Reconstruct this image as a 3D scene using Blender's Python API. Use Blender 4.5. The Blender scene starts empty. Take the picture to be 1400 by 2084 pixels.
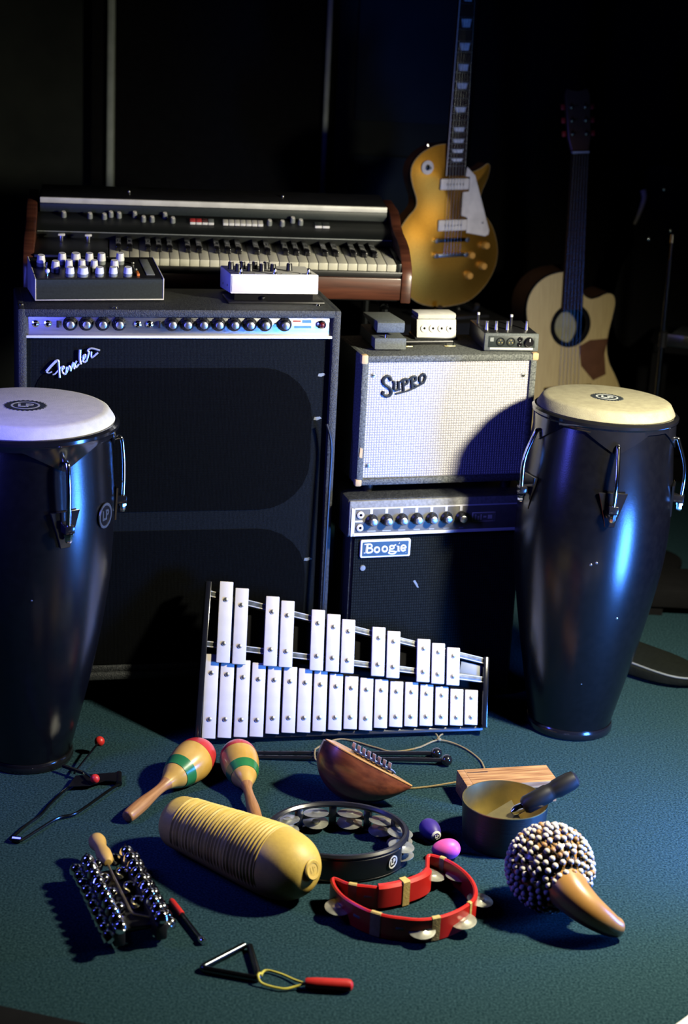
import bpy, bmesh, math, random
from mathutils import Vector, Matrix, Euler
random.seed(7)
R = math.radians
scene = bpy.context.scene
C = scene.collection

# ------------------------------------------------------------------ camera
cam_d = bpy.data.cameras.new('camera'); cam = bpy.data.objects.new('camera', cam_d); C.objects.link(cam)
cam_d.sensor_fit = 'AUTO'; cam_d.sensor_width = 36.0; cam_d.lens = 3600.0 / 2084.0 * 36.0
cam.matrix_world = Matrix.Translation((0, 0, 1.6)) @ Matrix.Rotation(R(90 - 17.5), 4, 'X') @ Matrix.Rotation(R(2.9), 4, 'Z')
cam_d.dof.use_dof = True; cam_d.dof.focus_distance = 3.5; cam_d.dof.aperture_fstop = 3.4
cam_d.clip_start = 0.05
scene.camera = cam

# ------------------------------------------------------------------ colour, world, lights
vs = scene.view_settings
vs.view_transform = 'Standard'; vs.look = 'None'; vs.gamma = 1.0; vs.exposure = 0.0; vs.use_curve_mapping = False
w = bpy.data.worlds.new('world'); scene.world = w; w.use_nodes = True
w.node_tree.nodes['Background'].inputs[0].default_value = (0.02, 0.03, 0.04, 1)
w.node_tree.nodes['Background'].inputs[1].default_value = 0.0

def aim(o, loc, tgt):
    o.location = loc
    o.rotation_euler = (Vector(tgt) - Vector(loc)).to_track_quat('-Z', 'Y').to_euler()

def spot(name, loc, tgt, power, col, angle, blend, rad):
    d = bpy.data.lights.new(name, 'SPOT'); d.energy = power; d.color = col
    d.spot_size = R(angle); d.spot_blend = blend; d.shadow_soft_size = rad
    o = bpy.data.objects.new(name, d); C.objects.link(o); aim(o, loc, tgt); return o

def area(name, loc, tgt, power, col, sx, sy):
    d = bpy.data.lights.new(name, 'AREA'); d.energy = power; d.color = col
    d.shape = 'RECTANGLE'; d.size = sx; d.size_y = sy
    o = bpy.data.objects.new(name, d); C.objects.link(o); aim(o, loc, tgt); return o

spot('key_light', (0.98, 2.94, 1.23), (0.14, 3.34, 0.18), 185, (1.0, 0.93, 0.70), 134, 0.8, 0.06)
area('blue_light', (-0.98, 2.72, 0.92), (0.0, 3.55, 0.45), 4.8, (0.10, 0.12, 1.0), 0.16, 0.6).data.spread = R(110)
area('blue_light', (1.12, 2.90, 0.20), (0.0, 3.4, 0.40), 19, (0.06, 0.25, 1.0), 0.22, 0.36).data.spread = R(110)
scene.cycles.diffuse_bounces = 0

# ------------------------------------------------------------------ materials
def mat(name, c1, c2=None, rough=0.5, metal=0.0, scale=30.0, stretch=(1, 1, 1), bump=0.0, bscale=None, spec=0.5,
        coat=0.0, emit=None, contrast=(0.35, 0.65), detail=4.0, sheen=0.0):
    m = bpy.data.materials.new(name); m.use_nodes = True
    nt = m.node_tree; N = nt.nodes; L = nt.links; b = N['Principled BSDF']
    b.inputs['Base Color'].default_value = (*c1, 1); b.inputs['Roughness'].default_value = rough
    b.inputs['Metallic'].default_value = metal; b.inputs['Specular IOR Level'].default_value = spec
    b.inputs['Coat Weight'].default_value = coat; b.inputs['Coat Roughness'].default_value = 0.12
    if sheen: b.inputs['Sheen Weight'].default_value = sheen
    if emit:
        b.inputs['Emission Color'].default_value = (*emit[:3], 1); b.inputs['Emission Strength'].default_value = emit[3]
    tc = N.new('ShaderNodeTexCoord'); mp = N.new('ShaderNodeMapping'); mp.inputs['Scale'].default_value = stretch
    L.new(tc.outputs['Object'], mp.inputs['Vector'])
    if c2 is None: c2 = tuple(min(1, v * 0.8) for v in c1)
    nz = N.new('ShaderNodeTexNoise'); nz.inputs['Scale'].default_value = scale; nz.inputs['Detail'].default_value = detail
    L.new(mp.outputs['Vector'], nz.inputs['Vector'])
    cr = N.new('ShaderNodeValToRGB'); cr.color_ramp.elements[0].position, cr.color_ramp.elements[1].position = contrast
    cr.color_ramp.elements[0].color = (*c2, 1); cr.color_ramp.elements[1].color = (*c1, 1)
    L.new(nz.outputs['Fac'], cr.inputs['Fac']); L.new(cr.outputs['Color'], b.inputs['Base Color'])
    if bump:
        n2 = N.new('ShaderNodeTexNoise'); n2.inputs['Scale'].default_value = bscale or scale * 3; n2.inputs['Detail'].default_value = 3
        L.new(mp.outputs['Vector'], n2.inputs['Vector'])
        bp = N.new('ShaderNodeBump'); bp.inputs['Strength'].default_value = min(1, bump); bp.inputs['Distance'].default_value = 0.002
        L.new(n2.outputs['Fac'], bp.inputs['Height']); L.new(bp.outputs['Normal'], b.inputs['Normal'])
    return m

def weave(name, c1, c2, s, rough=0.85, bump=0.5, sz=None, spec=0.3):
    """woven cloth: crossed sine bands in object space (x across, z up)"""
    m = bpy.data.materials.new(name); m.use_nodes = True
    nt = m.node_tree; N = nt.nodes; L = nt.links; b = N['Principled BSDF']
    b.inputs['Roughness'].default_value = rough; b.inputs['Specular IOR Level'].default_value = spec
    tc = N.new('ShaderNodeTexCoord'); sp = N.new('ShaderNodeSeparateXYZ'); L.new(tc.outputs['Object'], sp.inputs[0])
    outs = []
    for ax, k in (('X', s), ('Z', sz or s)):
        a = N.new('ShaderNodeMath'); a.operation = 'MULTIPLY'; a.inputs[1].default_value = k * 2 * math.pi; L.new(sp.outputs[ax], a.inputs[0])
        q = N.new('ShaderNodeMath'); q.operation = 'SINE'; L.new(a.outputs[0], q.inputs[0])
        r = N.new('ShaderNodeMath'); r.operation = 'MULTIPLY_ADD'; r.inputs[1].default_value = 0.5; r.inputs[2].default_value = 0.5; L.new(q.outputs[0], r.inputs[0])
        outs.append(r)
    mu = N.new('ShaderNodeMath'); mu.operation = 'MULTIPLY'; L.new(outs[0].outputs[0], mu.inputs[0]); L.new(outs[1].outputs[0], mu.inputs[1])
    nz = N.new('ShaderNodeTexNoise'); nz.inputs['Scale'].default_value = 260; nz.inputs['Detail'].default_value = 2; L.new(tc.outputs['Object'], nz.inputs['Vector'])
    mm = N.new('ShaderNodeMath'); mm.operation = 'MULTIPLY_ADD'; mm.inputs[1].default_value = 0.8; L.new(nz.outputs['Fac'], mm.inputs[0])
    sh = N.new('ShaderNodeMath'); sh.operation = 'SUBTRACT'; sh.inputs[1].default_value = 0.35; L.new(mu.outputs[0], sh.inputs[0]); L.new(sh.outputs[0], mm.inputs[2])
    mm.use_clamp = True
    mx = N.new('ShaderNodeMix'); mx.data_type = 'RGBA'; mx.inputs['A'].default_value = (*c2, 1); mx.inputs['B'].default_value = (*c1, 1)
    L.new(mm.outputs[0], mx.inputs['Factor']); L.new(mx.outputs['Result'], b.inputs['Base Color'])
    bp = N.new('ShaderNodeBump'); bp.inputs['Strength'].default_value = bump; bp.inputs['Distance'].default_value = 0.001
    L.new(mm.outputs[0], bp.inputs['Height']); L.new(bp.outputs['Normal'], b.inputs['Normal'])
    return m

M = {}
M['carpet'] = mat('carpet', (0.038, 0.086, 0.104), (0.007, 0.022, 0.030), rough=1.0, scale=250, bump=0.5, bscale=900, spec=0.02, contrast=(0.34, 0.68), detail=7)
M['wall'] = mat('wall_dark', (0.022, 0.026, 0.024), (0.014, 0.017, 0.017), rough=0.9, scale=6, bump=0.2, bscale=90, spec=0.2)
M['wall_panel'] = mat('wall_panel_black', (0.006, 0.006, 0.007), rough=0.95, scale=40, bump=0.3, spec=0.1)
M['wall_inset'] = mat('wall_panel_blue', (0.016, 0.024, 0.034), rough=0.85, scale=8, spec=0.2)
M['trim'] = mat('trim_paint', (0.42, 0.48, 0.44), rough=0.6, scale=20)
M['tolex'] = mat('tolex_black', (0.046, 0.050, 0.052), (0.014, 0.016, 0.018), rough=0.55, scale=220, bump=0.9, bscale=420, spec=0.45)
M['tolex_grey'] = mat('tolex_grey', (0.155, 0.165, 0.155), (0.05, 0.055, 0.055), rough=0.7, scale=240, bump=0.8, bscale=420, spec=0.3)
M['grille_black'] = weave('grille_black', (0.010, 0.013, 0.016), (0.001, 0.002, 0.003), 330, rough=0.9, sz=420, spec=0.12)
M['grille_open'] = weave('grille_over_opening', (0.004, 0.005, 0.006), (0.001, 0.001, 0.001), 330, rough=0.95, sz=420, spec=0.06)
M['grille_silver'] = weave('grille_silver', (0.82, 0.77, 0.75), (0.24, 0.24, 0.26), 172, rough=0.75, bump=0.9)
M['grille_boogie'] = weave('grille_boogie', (0.012, 0.016, 0.016), (0.002, 0.003, 0.003), 180, rough=0.9, sz=150, spec=0.12)
M['alu'] = mat('brushed_aluminium', (0.86, 0.86, 0.86), (0.62, 0.64, 0.68), rough=0.30, metal=1.0, scale=9, stretch=(1, 1, 60), bump=0.15, bscale=60)
M['chrome'] = mat('chrome', (0.86, 0.87, 0.88), rough=0.12, metal=1.0)
M['steel'] = mat('steel', (0.62, 0.63, 0.62), (0.5, 0.5, 0.5), rough=0.3, metal=1.0)
M['dark_steel'] = mat('dark_steel', (0.10, 0.11, 0.12), rough=0.25, metal=1.0)
M['jingle'] = mat('jingle_nickel', (0.72, 0.71, 0.60), (0.5, 0.5, 0.42), rough=0.38, metal=0.85, scale=60)
M['black_plastic'] = mat('black_plastic', (0.016, 0.016, 0.018), rough=0.35)
M['black_gloss'] = mat('black_gloss', (0.008, 0.008, 0.010), rough=0.16, coat=0.5)
M['black_matte'] = mat('black_matte', (0.008, 0.008, 0.009), rough=0.9, spec=0.1)
M['conga_shell'] = mat('conga_shell', (0.003, 0.003, 0.004), (0.002, 0.002, 0.003), rough=0.25, spec=0.6, scale=60, bump=0.05, bscale=400)
M['skin_l'] = mat('conga_skin_pale', (0.56, 0.55, 0.54), (0.50, 0.495, 0.49), rough=0.8, scale=60, bump=0.25, bscale=500)
M['skin_r'] = mat('conga_skin_cream', (0.25, 0.23, 0.15), (0.21, 0.19, 0.125), rough=0.8, scale=60, bump=0.25, bscale=500)
M['ink'] = mat('logo_ink', (0.012, 0.018, 0.025), rough=0.7)
M['ink_pale'] = mat('logo_pale', (0.40, 0.42, 0.42), rough=0.7)
M['white_plastic'] = mat('white_plastic', (0.85, 0.85, 0.85), rough=0.4)
M['white_paint'] = mat('white_paint', (0.92, 0.90, 0.88), (0.86, 0.85, 0.84), rough=0.55, scale=14)
M['bar_white'] = mat('bell_bar_white', (0.66, 0.59, 0.52), (0.60, 0.54, 0.48), rough=0.5, scale=40)
M['ivory_key'] = mat('key_white', (0.62, 0.60, 0.50), (0.55, 0.53, 0.45), rough=0.35, scale=10)
M['mahogany'] = mat('mahogany', (0.11, 0.034, 0.018), (0.05, 0.015, 0.009), rough=0.4, scale=6, stretch=(1, 8, 14), coat=0.2)
M['gold'] = mat('goldtop_lacquer', (0.88, 0.42, 0.05), (0.80, 0.36, 0.04), rough=0.38, metal=1.0, scale=300, coat=0.25)
M['guitar_brown'] = mat('guitar_back_brown', (0.14, 0.06, 0.03), rough=0.35, coat=0.3)
M['cream'] = mat('cream_plastic', (0.78, 0.68, 0.54), rough=0.4)
M['rosewood'] = mat('rosewood', (0.030, 0.015, 0.011), (0.014, 0.008, 0.007), rough=0.8, spec=0.1, scale=20, stretch=(8, 8, 1))
M['pearl'] = mat('pearl_inlay', (0.72, 0.72, 0.70), (0.45, 0.45, 0.46), rough=0.25, scale=160)
M['amber'] = mat('amber_knob', (0.62, 0.30, 0.06), rough=0.3, coat=0.4)
M['spruce'] = mat('spruce_top', (0.62, 0.48, 0.22), (0.54, 0.40, 0.18), rough=0.42, scale=14, stretch=(14, 1, 0.6), coat=0.2)
M['walnut'] = mat('walnut_side', (0.10, 0.05, 0.03), rough=0.4)
M['guiro'] = mat('guiro_yellow', (0.72, 0.50, 0.10), (0.66, 0.45, 0.09), rough=0.48, scale=160, bump=0.12, bscale=600)
M['maraca_yellow'] = mat('maraca_yellow', (0.72, 0.44, 0.10), (0.62, 0.36, 0.07), rough=0.28, scale=30, coat=0.3)
M['maraca_red'] = mat('maraca_red', (0.70, 0.045, 0.05), rough=0.3, coat=0.3)
M['maraca_green'] = mat('maraca_green', (0.03, 0.24, 0.07), rough=0.3, coat=0.3)
M['maraca_wood'] = mat('maraca_handle', (0.50, 0.24, 0.085), (0.36, 0.16, 0.05), rough=0.4, scale=20, stretch=(1, 12, 12))
M['pale_wood'] = mat('pale_wood', (0.72, 0.46, 0.14), (0.62, 0.38, 0.11), rough=0.5, scale=20)
M['red_plastic'] = mat('red_plastic', (0.72, 0.028, 0.022), (0.64, 0.022, 0.018), rough=0.32, scale=30)
M['red_paint'] = mat('red_paint', (0.68, 0.03, 0.025), rough=0.4)
M['tape'] = mat('masking_tape', (0.72, 0.54, 0.20), (0.62, 0.45, 0.15), rough=0.7, scale=120, bump=0.3)
M['black_tamb'] = mat('tambourine_black', (0.010, 0.010, 0.014), rough=0.28, spec=0.6)
M['purple'] = mat('egg_purple', (0.055, 0.030, 0.30), rough=0.5)
M['pink'] = mat('egg_pink', (0.90, 0.12, 0.46), rough=0.45)
M['brass_in'] = mat('brass_pan', (0.55, 0.45, 0.20), (0.40, 0.34, 0.17), rough=0.38, metal=0.9, scale=24)
M['pan_out'] = mat('pan_outside', (0.035, 0.045, 0.045), (0.02, 0.026, 0.03), rough=0.4, metal=0.5, scale=30, stretch=(1, 1, 30), bump=0.4, bscale=60)
M['rubber'] = mat('rubber_grip', (0.010, 0.010, 0.012), rough=0.45)
M['calabash'] = mat('calabash', (0.50, 0.26, 0.07), (0.40, 0.19, 0.05), rough=0.35, scale=20, coat=0.3)
M['bead'] = mat('bead_white', (0.78, 0.71, 0.64), (0.66, 0.60, 0.54), rough=0.45, scale=90)
M['bead_brown'] = mat('bead_brown', (0.50, 0.26, 0.09), rough=0.5)
M['string'] = mat('string', (0.34, 0.26, 0.12), (0.24, 0.18, 0.08), rough=0.9, scale=300, bump=0.5)
M['net'] = mat('bead_net', (0.12, 0.09, 0.06), rough=0.9)
M['kalimba'] = mat('kalimba_wood', (0.30, 0.085, 0.030), (0.12, 0.030, 0.014), rough=0.32, scale=14, stretch=(1, 6, 6), coat=0.35)
M['kalimba_edge'] = mat('kalimba_edge', (0.62, 0.30, 0.08), rough=0.35, coat=0.3)
M['block'] = mat('woodblock', (0.60, 0.33, 0.13), (0.22, 0.085, 0.03), rough=0.5, scale=12, stretch=(1.2, 16, 16), contrast=(0.3, 0.7))
M['yellow_cord'] = mat('yellow_cord', (0.82, 0.72, 0.10), rough=0.7)
M['mallet'] = mat('mallet_black', (0.010, 0.010, 0.012), rough=0.14, coat=0.6)
M['jewel_red'] = mat('jewel_red', (0.10, 0.01, 0.012), rough=0.1, coat=1)
M['label_blue'] = mat('panel_print_blue', (0.10, 0.28, 0.42), rough=0.5)
M['label_red'] = mat('panel_print_red', (0.45, 0.10, 0.05), rough=0.5)
M['grey_plastic'] = mat('grey_plastic', (0.22, 0.24, 0.24), rough=0.5)
M['grey_treadle'] = mat('grey_treadle', (0.11, 0.125, 0.125), (0.07, 0.08, 0.08), rough=0.7, scale=300, bump=0.4)
M['light_grey'] = mat('light_grey_metal', (0.70, 0.68, 0.62), rough=0.45)
M['gear_black'] = mat('gear_front_black', (0.020, 0.028, 0.028), (0.014, 0.02, 0.02), rough=0.45, scale=200)
M['grey_vinyl'] = mat('grey_vinyl', (0.30, 0.30, 0.27), (0.20, 0.20, 0.18), rough=0.7, scale=180, bump=0.4)
M['panel_boogie'] = mat('boogie_panel', (0.17, 0.165, 0.135), (0.14, 0.135, 0.11), rough=0.5, scale=60)
M['cream_vinyl'] = mat('cream_vinyl', (0.80, 0.76, 0.64), (0.66, 0.62, 0.53), rough=0.6, scale=140, bump=0.4)
M['worn_wood'] = mat('worn_wood', (0.58, 0.40, 0.20), rough=0.8)
M['synth_panel'] = mat('synth_panel', (0.008, 0.010, 0.010), rough=0.4)
M['lid_silver'] = mat('lid_silver', (0.78, 0.78, 0.72), rough=0.5, metal=0.1)
M['led_green'] = mat('led_green', (0.05, 0.5, 0.08), rough=0.4, emit=(0.05, 1.0, 0.12, 0.35))
M['nut_bone'] = mat('bone', (0.72, 0.68, 0.58), rough=0.5)
M['ochre_paint'] = mat('orange_button', (0.8, 0.22, 0.04), rough=0.4)
M['rail_metal'] = mat('rail_metal', (0.16, 0.17, 0.16), (0.06, 0.065, 0.06), rough=0.4, metal=0.3, scale=60)
M['logo_metal'] = mat('logo_metal', (0.80, 0.84, 0.90), rough=0.30, metal=0.55)
M['tine_steel'] = mat('tine_steel', (0.78, 0.78, 0.80), rough=0.35, metal=0.4)
M['old_binding'] = mat('old_binding', (0.34, 0.24, 0.10), rough=0.5)
M['badge_teal'] = mat('badge_teal', (0.035, 0.085, 0.13), rough=0.5)
M['dark_bag'] = mat('dark_vinyl', (0.008, 0.010, 0.008), rough=0.85, spec=0.1, bump=0.4, scale=90)
M['hole_paint'] = mat('inside_wood', (0.42, 0.40, 0.28), rough=0.8)

# ------------------------------------------------------------------ mesh helpers
I4 = Matrix.Identity(4)
def T(x=0, y=0, z=0): return Matrix.Translation((x, y, z))
def RX(a): return Matrix.Rotation(R(a), 4, 'X')
def RY(a): return Matrix.Rotation(R(a), 4, 'Y')
def RZ(a): return Matrix.Rotation(R(a), 4, 'Z')
def S(x, y, z): return Matrix.Diagonal((x, y, z, 1))

def merge(dst, src, mtx=I4):
    me = bpy.data.meshes.new('tmp'); src.to_mesh(me); src.free(); me.transform(mtx); dst.from_mesh(me); bpy.data.meshes.remove(me)
    return dst

def B(): return bmesh.new()

def box(bm, x0, x1, y0, y1, z0, z1, bev=0.0, seg=2, mtx=I4):
    t = B(); bmesh.ops.create_cube(t, size=1)
    for v in t.verts:
        v.co = Vector(((x0 + x1) / 2 + v.co.x * (x1 - x0), (y0 + y1) / 2 + v.co.y * (y1 - y0), (z0 + z1) / 2 + v.co.z * (z1 - z0)))
    if bev: bmesh.ops.bevel(t, geom=t.edges[:], offset=bev, segments=seg, affect='EDGES', profile=0.5)
    return merge(bm, t, mtx)

def prism(bm, pts, z0, z1, bev=0.0, seg=2, mtx=I4):
    """closed 2D outline extruded along z"""
    t = B(); lo = [t.verts.new((p[0], p[1], z0)) for p in pts]; hi = [t.verts.new((p[0], p[1], z1)) for p in pts]
    n = len(pts); t.faces.new(list(reversed(lo))); t.faces.new(hi)
    for i in range(n): t.faces.new((lo[i], lo[(i + 1) % n], hi[(i + 1) % n], hi[i]))
    bmesh.ops.recalc_face_normals(t, faces=t.faces[:])
    if bev:
        e = [e for e in t.edges if abs(e.verts[0].co.z - e.verts[1].co.z) < 1e-7]
        bmesh.ops.bevel(t, geom=e, offset=bev, segments=seg, affect='EDGES', profile=0.5)
    return merge(bm, t, mtx)

def lathe(bm, prof, n=32, mtx=I4, cap=True):
    """profile (radius, height) turned about z; radius 0 ends are closed"""
    t = B(); rings = []
    for r, z in prof:
        if r < 1e-6: rings.append([t.verts.new((0, 0, z))])
        else: rings.append([t.verts.new((r * math.cos(2 * math.pi * i / n), r * math.sin(2 * math.pi * i / n), z)) for i in range(n)])
    for a, b in zip(rings, rings[1:]):
        for i in range(n):
            j = (i + 1) % n
            if len(a) == 1 and len(b) == 1: continue
            if len(a) == 1: t.faces.new((a[0], b[j], b[i]))
            elif len(b) == 1: t.faces.new((a[i], a[j], b[0]))
            else: t.faces.new((a[i], a[j], b[j], b[i]))
    for rg, rev in (() if prof[0] == prof[-1] or not cap else ((rings[0], True), (rings[-1], False))):
        if len(rg) > 1: t.faces.new(list(reversed(rg)) if rev else rg)
    bmesh.ops.recalc_face_normals(t, faces=t.faces[:])
    return merge(bm, t, mtx)

def cyl(bm, r, z0, z1, n=24, mtx=I4, bev=0.0):
    if bev: return lathe(bm, [(0, z0), (r - bev, z0), (r, z0 + bev), (r, z1 - bev), (r - bev, z1), (0, z1)], n, mtx)
    return lathe(bm, [(0, z0), (r, z0), (r, z1), (0, z1)], n, mtx)

def sph(bm, r, mtx=I4, u=24, v=14):
    t = B(); bmesh.ops.create_uvsphere(t, u_segments=u, v_segments=v, radius=r); return merge(bm, t, mtx)

def smoothpath(pts, k=6, closed=False):
    P = [Vector(p) for p in pts]; n = len(P); out = []
    rng = range(n if closed else n - 1)
    for i in rng:
        g = (lambda q: P[q % n]) if closed else (lambda q: P[max(0, min(n - 1, q))])
        p0, p1, p2, p3 = g(i - 1), g(i), g(i + 1), g(i + 2)
        for s in range(k):
            t = s / k
            out.append(0.5 * ((2 * p1) + (p2 - p0) * t + (2 * p0 - 5 * p1 + 4 * p2 - p3) * t * t + (3 * p1 - p0 - 3 * p2 + p3) * t ** 3))
    if not closed: out.append(P[-1])
    return out

def tube(bm, pts, r, n=10, closed=False, mtx=I4, up=None):
    """round tube along a polyline; r is a number or one radius per point"""
    t = B(); P = [Vector(p) for p in pts]; m = len(P); rr = r if isinstance(r, (list, tuple)) else [r] * m
    rings = []; nx = None
    for i in range(m):
        d = (P[(i + 1) % m] - P[i - 1]) if closed else (P[min(m - 1, i + 1)] - P[max(0, i - 1)])
        d.normalize()
        if nx is None:
            a = Vector((0, 0, 1)) if abs(d.z) < 0.9 else Vector((1, 0, 0)); nx = d.cross(a).normalized()
        else: nx = (nx - d * nx.dot(d)).normalized()
        ny = d.cross(nx)
        rings.append([t.verts.new(P[i] + (nx * math.cos(2 * math.pi * k / n) + ny * math.sin(2 * math.pi * k / n)) * rr[i]) for k in range(n)])
    for i in range(m if closed else m - 1):
        a, b = rings[i], rings[(i + 1) % m]
        for k in range(n): t.faces.new((a[k], a[(k + 1) % n], b[(k + 1) % n], b[k]))
    if not closed: t.faces.new(list(reversed(rings[0]))); t.faces.new(rings[-1])
    bmesh.ops.recalc_face_normals(t, faces=t.faces[:])
    return merge(bm, t, mtx)

def loft(bm, rings, mtx=I4, cap=True, closed=False):
    t = B(); V = [[t.verts.new(p) for p in rg] for rg in rings]; n = len(V[0]); m = len(V)
    for i in range(m if closed else m - 1):
        a, b = V[i], V[(i + 1) % m]
        for k in range(n): t.faces.new((a[k], a[(k + 1) % n], b[(k + 1) % n], b[k]))
    if cap and not closed: t.faces.new(list(reversed(V[0]))); t.faces.new(V[-1])
    bmesh.ops.recalc_face_normals(t, faces=t.faces[:])
    return merge(bm, t, mtx)

def ribbon(bm, pts, th, z0, z1, closed=True, bev=0.002, mtx=I4, i0=0, i1=None):
    """upright wall following a 2D path, rounded top and bottom"""
    P = [Vector((p[0], p[1])) for p in pts]; n = len(P); rings = []
    idx = range(n) if closed else range(i0, i1)
    for i in idx:
        d = (P[(i + 1) % n] - P[i - 1]); d.normalize(); q = Vector((-d.y, d.x)); h = th / 2
        sec = [(-h + bev, z0), (h - bev, z0), (h, z0 + bev), (h, z1 - bev), (h - bev, z1), (-h + bev, z1), (-h, z1 - bev), (-h, z0 + bev)]
        rings.append([(P[i].x + q.x * a, P[i].y + q.y * a, z) for a, z in sec])
    return loft(bm, rings, mtx, cap=not closed, closed=closed)

def obj(name, bm, m, parent=None, mtx=I4, smooth=35, label=None, kind=None):
    me = bpy.data.meshes.new(name); bm.to_mesh(me); bm.free()
    if smooth: me.polygons.foreach_set('use_smooth', [True] * len(me.polygons)); me.set_sharp_from_angle(angle=R(smooth))
    me.materials.append(M[m]); o = bpy.data.objects.new(name, me); C.objects.link(o)
    o.matrix_basis = mtx
    if parent: o.parent = parent
    if label: o['label'] = label
    if kind: o['kind'] = kind
    return o

def dup(o, parent, mtx, deep=True):
    c = o.copy(); C.objects.link(c); c.parent = parent; c.matrix_basis = mtx
    if deep:
        for ch in o.children:
            k = ch.copy(); C.objects.link(k); k.parent = c
    return c

def thing(name, label, cat, mtx=I4, group=None):
    o = bpy.data.objects.new(name, None); C.objects.link(o); o.matrix_basis = mtx; o.empty_display_size = 0.05
    o['label'] = label; o['category'] = cat
    if group: o['group'] = group
    return o

def tag(o, label, cat, group=None):
    o['label'] = label; o['category'] = cat
    if group: o['group'] = group
    return o

def structure(o): o['kind'] = 'structure'; return o

def text_bm(s, size, depth, bold=0.0, shear=0.0, align='CENTER'):
    cu = bpy.data.curves.new('txt', 'FONT'); cu.body = s; cu.size = size; cu.extrude = depth; cu.offset = bold; cu.shear = shear
    cu.align_x = align; cu.align_y = 'CENTER'; cu.resolution_u = 3
    o = bpy.data.objects.new('txt', cu); C.objects.link(o)
    dg = bpy.context.evaluated_depsgraph_get(); me = bpy.data.meshes.new_from_object(o.evaluated_get(dg))
    bm = B(); bm.from_mesh(me); bpy.data.objects.remove(o); bpy.data.curves.remove(cu); bpy.data.meshes.remove(me)
    return bm

def strokes(bm, lines, r, conv, depth_axis_y=-0.003, n=6):
    for ln in lines:
        rr = r
        if isinstance(ln, tuple): ln, rr = ln
        P = [Vector((conv(*p)[0], depth_axis_y, conv(*p)[1])) for p in ln]
        if len(P) > 2: P = smoothpath(P, 4)
        tube(bm, P, rr, n)
    return bm

FACE = RX(90)      # local z of a lathe/prism/text turned to face the viewer (-y)

# ------------------------------------------------------------------ the room
X0, X1, YF, YB, ZC = -2.3, 2.4, -1.2, 5.6, 2.8
structure(obj('floor', box(B(), X0, X1, YF, YB, -0.05, 0.0), 'carpet', smooth=0))
structure(obj('ceiling', box(B(), X0, X1, YF, YB, ZC, ZC + 0.05), 'black_matte', smooth=0))
wb = structure(obj('wall_back', box(B(), X0, X1, YB, YB + 0.1, 0, ZC), 'wall', smooth=0))
structure(obj('wall_left', box(B(), X0 - 0.1, X0, YF, YB, 0, ZC), 'wall', smooth=0))
structure(obj('wall_right', box(B(), X1, X1 + 0.1, YF, YB, 0, ZC), 'wall_panel', smooth=0))
structure(obj('wall_front', box(B(), X0, X1, YF - 0.1, YF, 0, ZC), 'wall_panel', smooth=0))
structure(obj('baseboard_back', box(B(), X0, X1, YB - 0.018, YB, 0, 0.1, 0.004), 'black_matte'))
# big black acoustic panel between two pale trims, framed wood panelling to its right
structure(obj('trim_1', box(B(), -0.787, -0.768, YB - 0.075, YB, 0.1, ZC, 0.003), 'trim'))
structure(obj('trim_2', box(B(), -0.125, -0.110, YB - 0.075, YB, 0.1, ZC, 0.003), 'trim'))
obj('panel', box(B(), -0.768, -0.125, YB - 0.045, YB, 0.1, ZC, 0.004), 'wall_panel', wb)
obj('panel', box(B(), -0.84, -0.787, YB - 0.05, YB, 0.1, ZC, 0.004), 'wall_panel', wb)
obj('panel', box(B(), -0.03, 0.27, YB - 0.012, YB, 1.11, 1.9, 0.004), 'wall_inset', wb)
obj('panel', box(B(), -0.03, 0.27, YB - 0.012, YB, 0.25, 1.005, 0.004), 'wall_inset', wb)
obj('panel', box(B(), 0.33, 2.3, YB - 0.06, YB, 0.1, ZC, 0.004), 'wall_panel', wb)

# ------------------------------------------------------------------ knobs shared by the gear
def make_knob(parent, mtx, r, h, capr, m='black_plastic', capm='alu', name='knob'):
    """skirted amp knob: fluted black body, flat metal cap; axis towards -y"""
    bm = lathe(B(), [(0, 0), (r, 0), (r, h * 0.12), (r * 0.80, h * 0.28), (r * 0.72, h * 0.34), (r * 0.66, h * 0.95), (r * 0.60, h), (0, h)], 24, FACE)
    for i in range(11):                                      # numbers round the skirt as small raised ticks
        a = R(-150 + i * 30)
        box(bm, -r * 0.04, r * 0.04, -h * 0.30, -h * 0.05, r * 0.78, r * 0.97, mtx=RY(math.degrees(a)))
    k = obj(name, bm, m, parent, mtx)
    obj('knob_cap', lathe(B(), [(0, h), (capr, h), (capr, h * 1.05), (capr * 0.85, h * 1.09), (0, h * 1.10)], 20, FACE), capm, k)
    return k

def make_jack(parent, mtx, r, m='chrome'):
    j = obj('jack', lathe(B(), [(r * 0.42, 0), (r, 0), (r, r * 0.35), (r * 0.55, r * 0.55), (r * 0.42, r * 0.5), (r * 0.42, -0.0)], 16, FACE), m, parent, mtx)
    obj('jack_hole', cyl(B(), r * 0.42, 0, r * 0.15, 12, FACE), 'black_matte', j)
    return j

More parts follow.
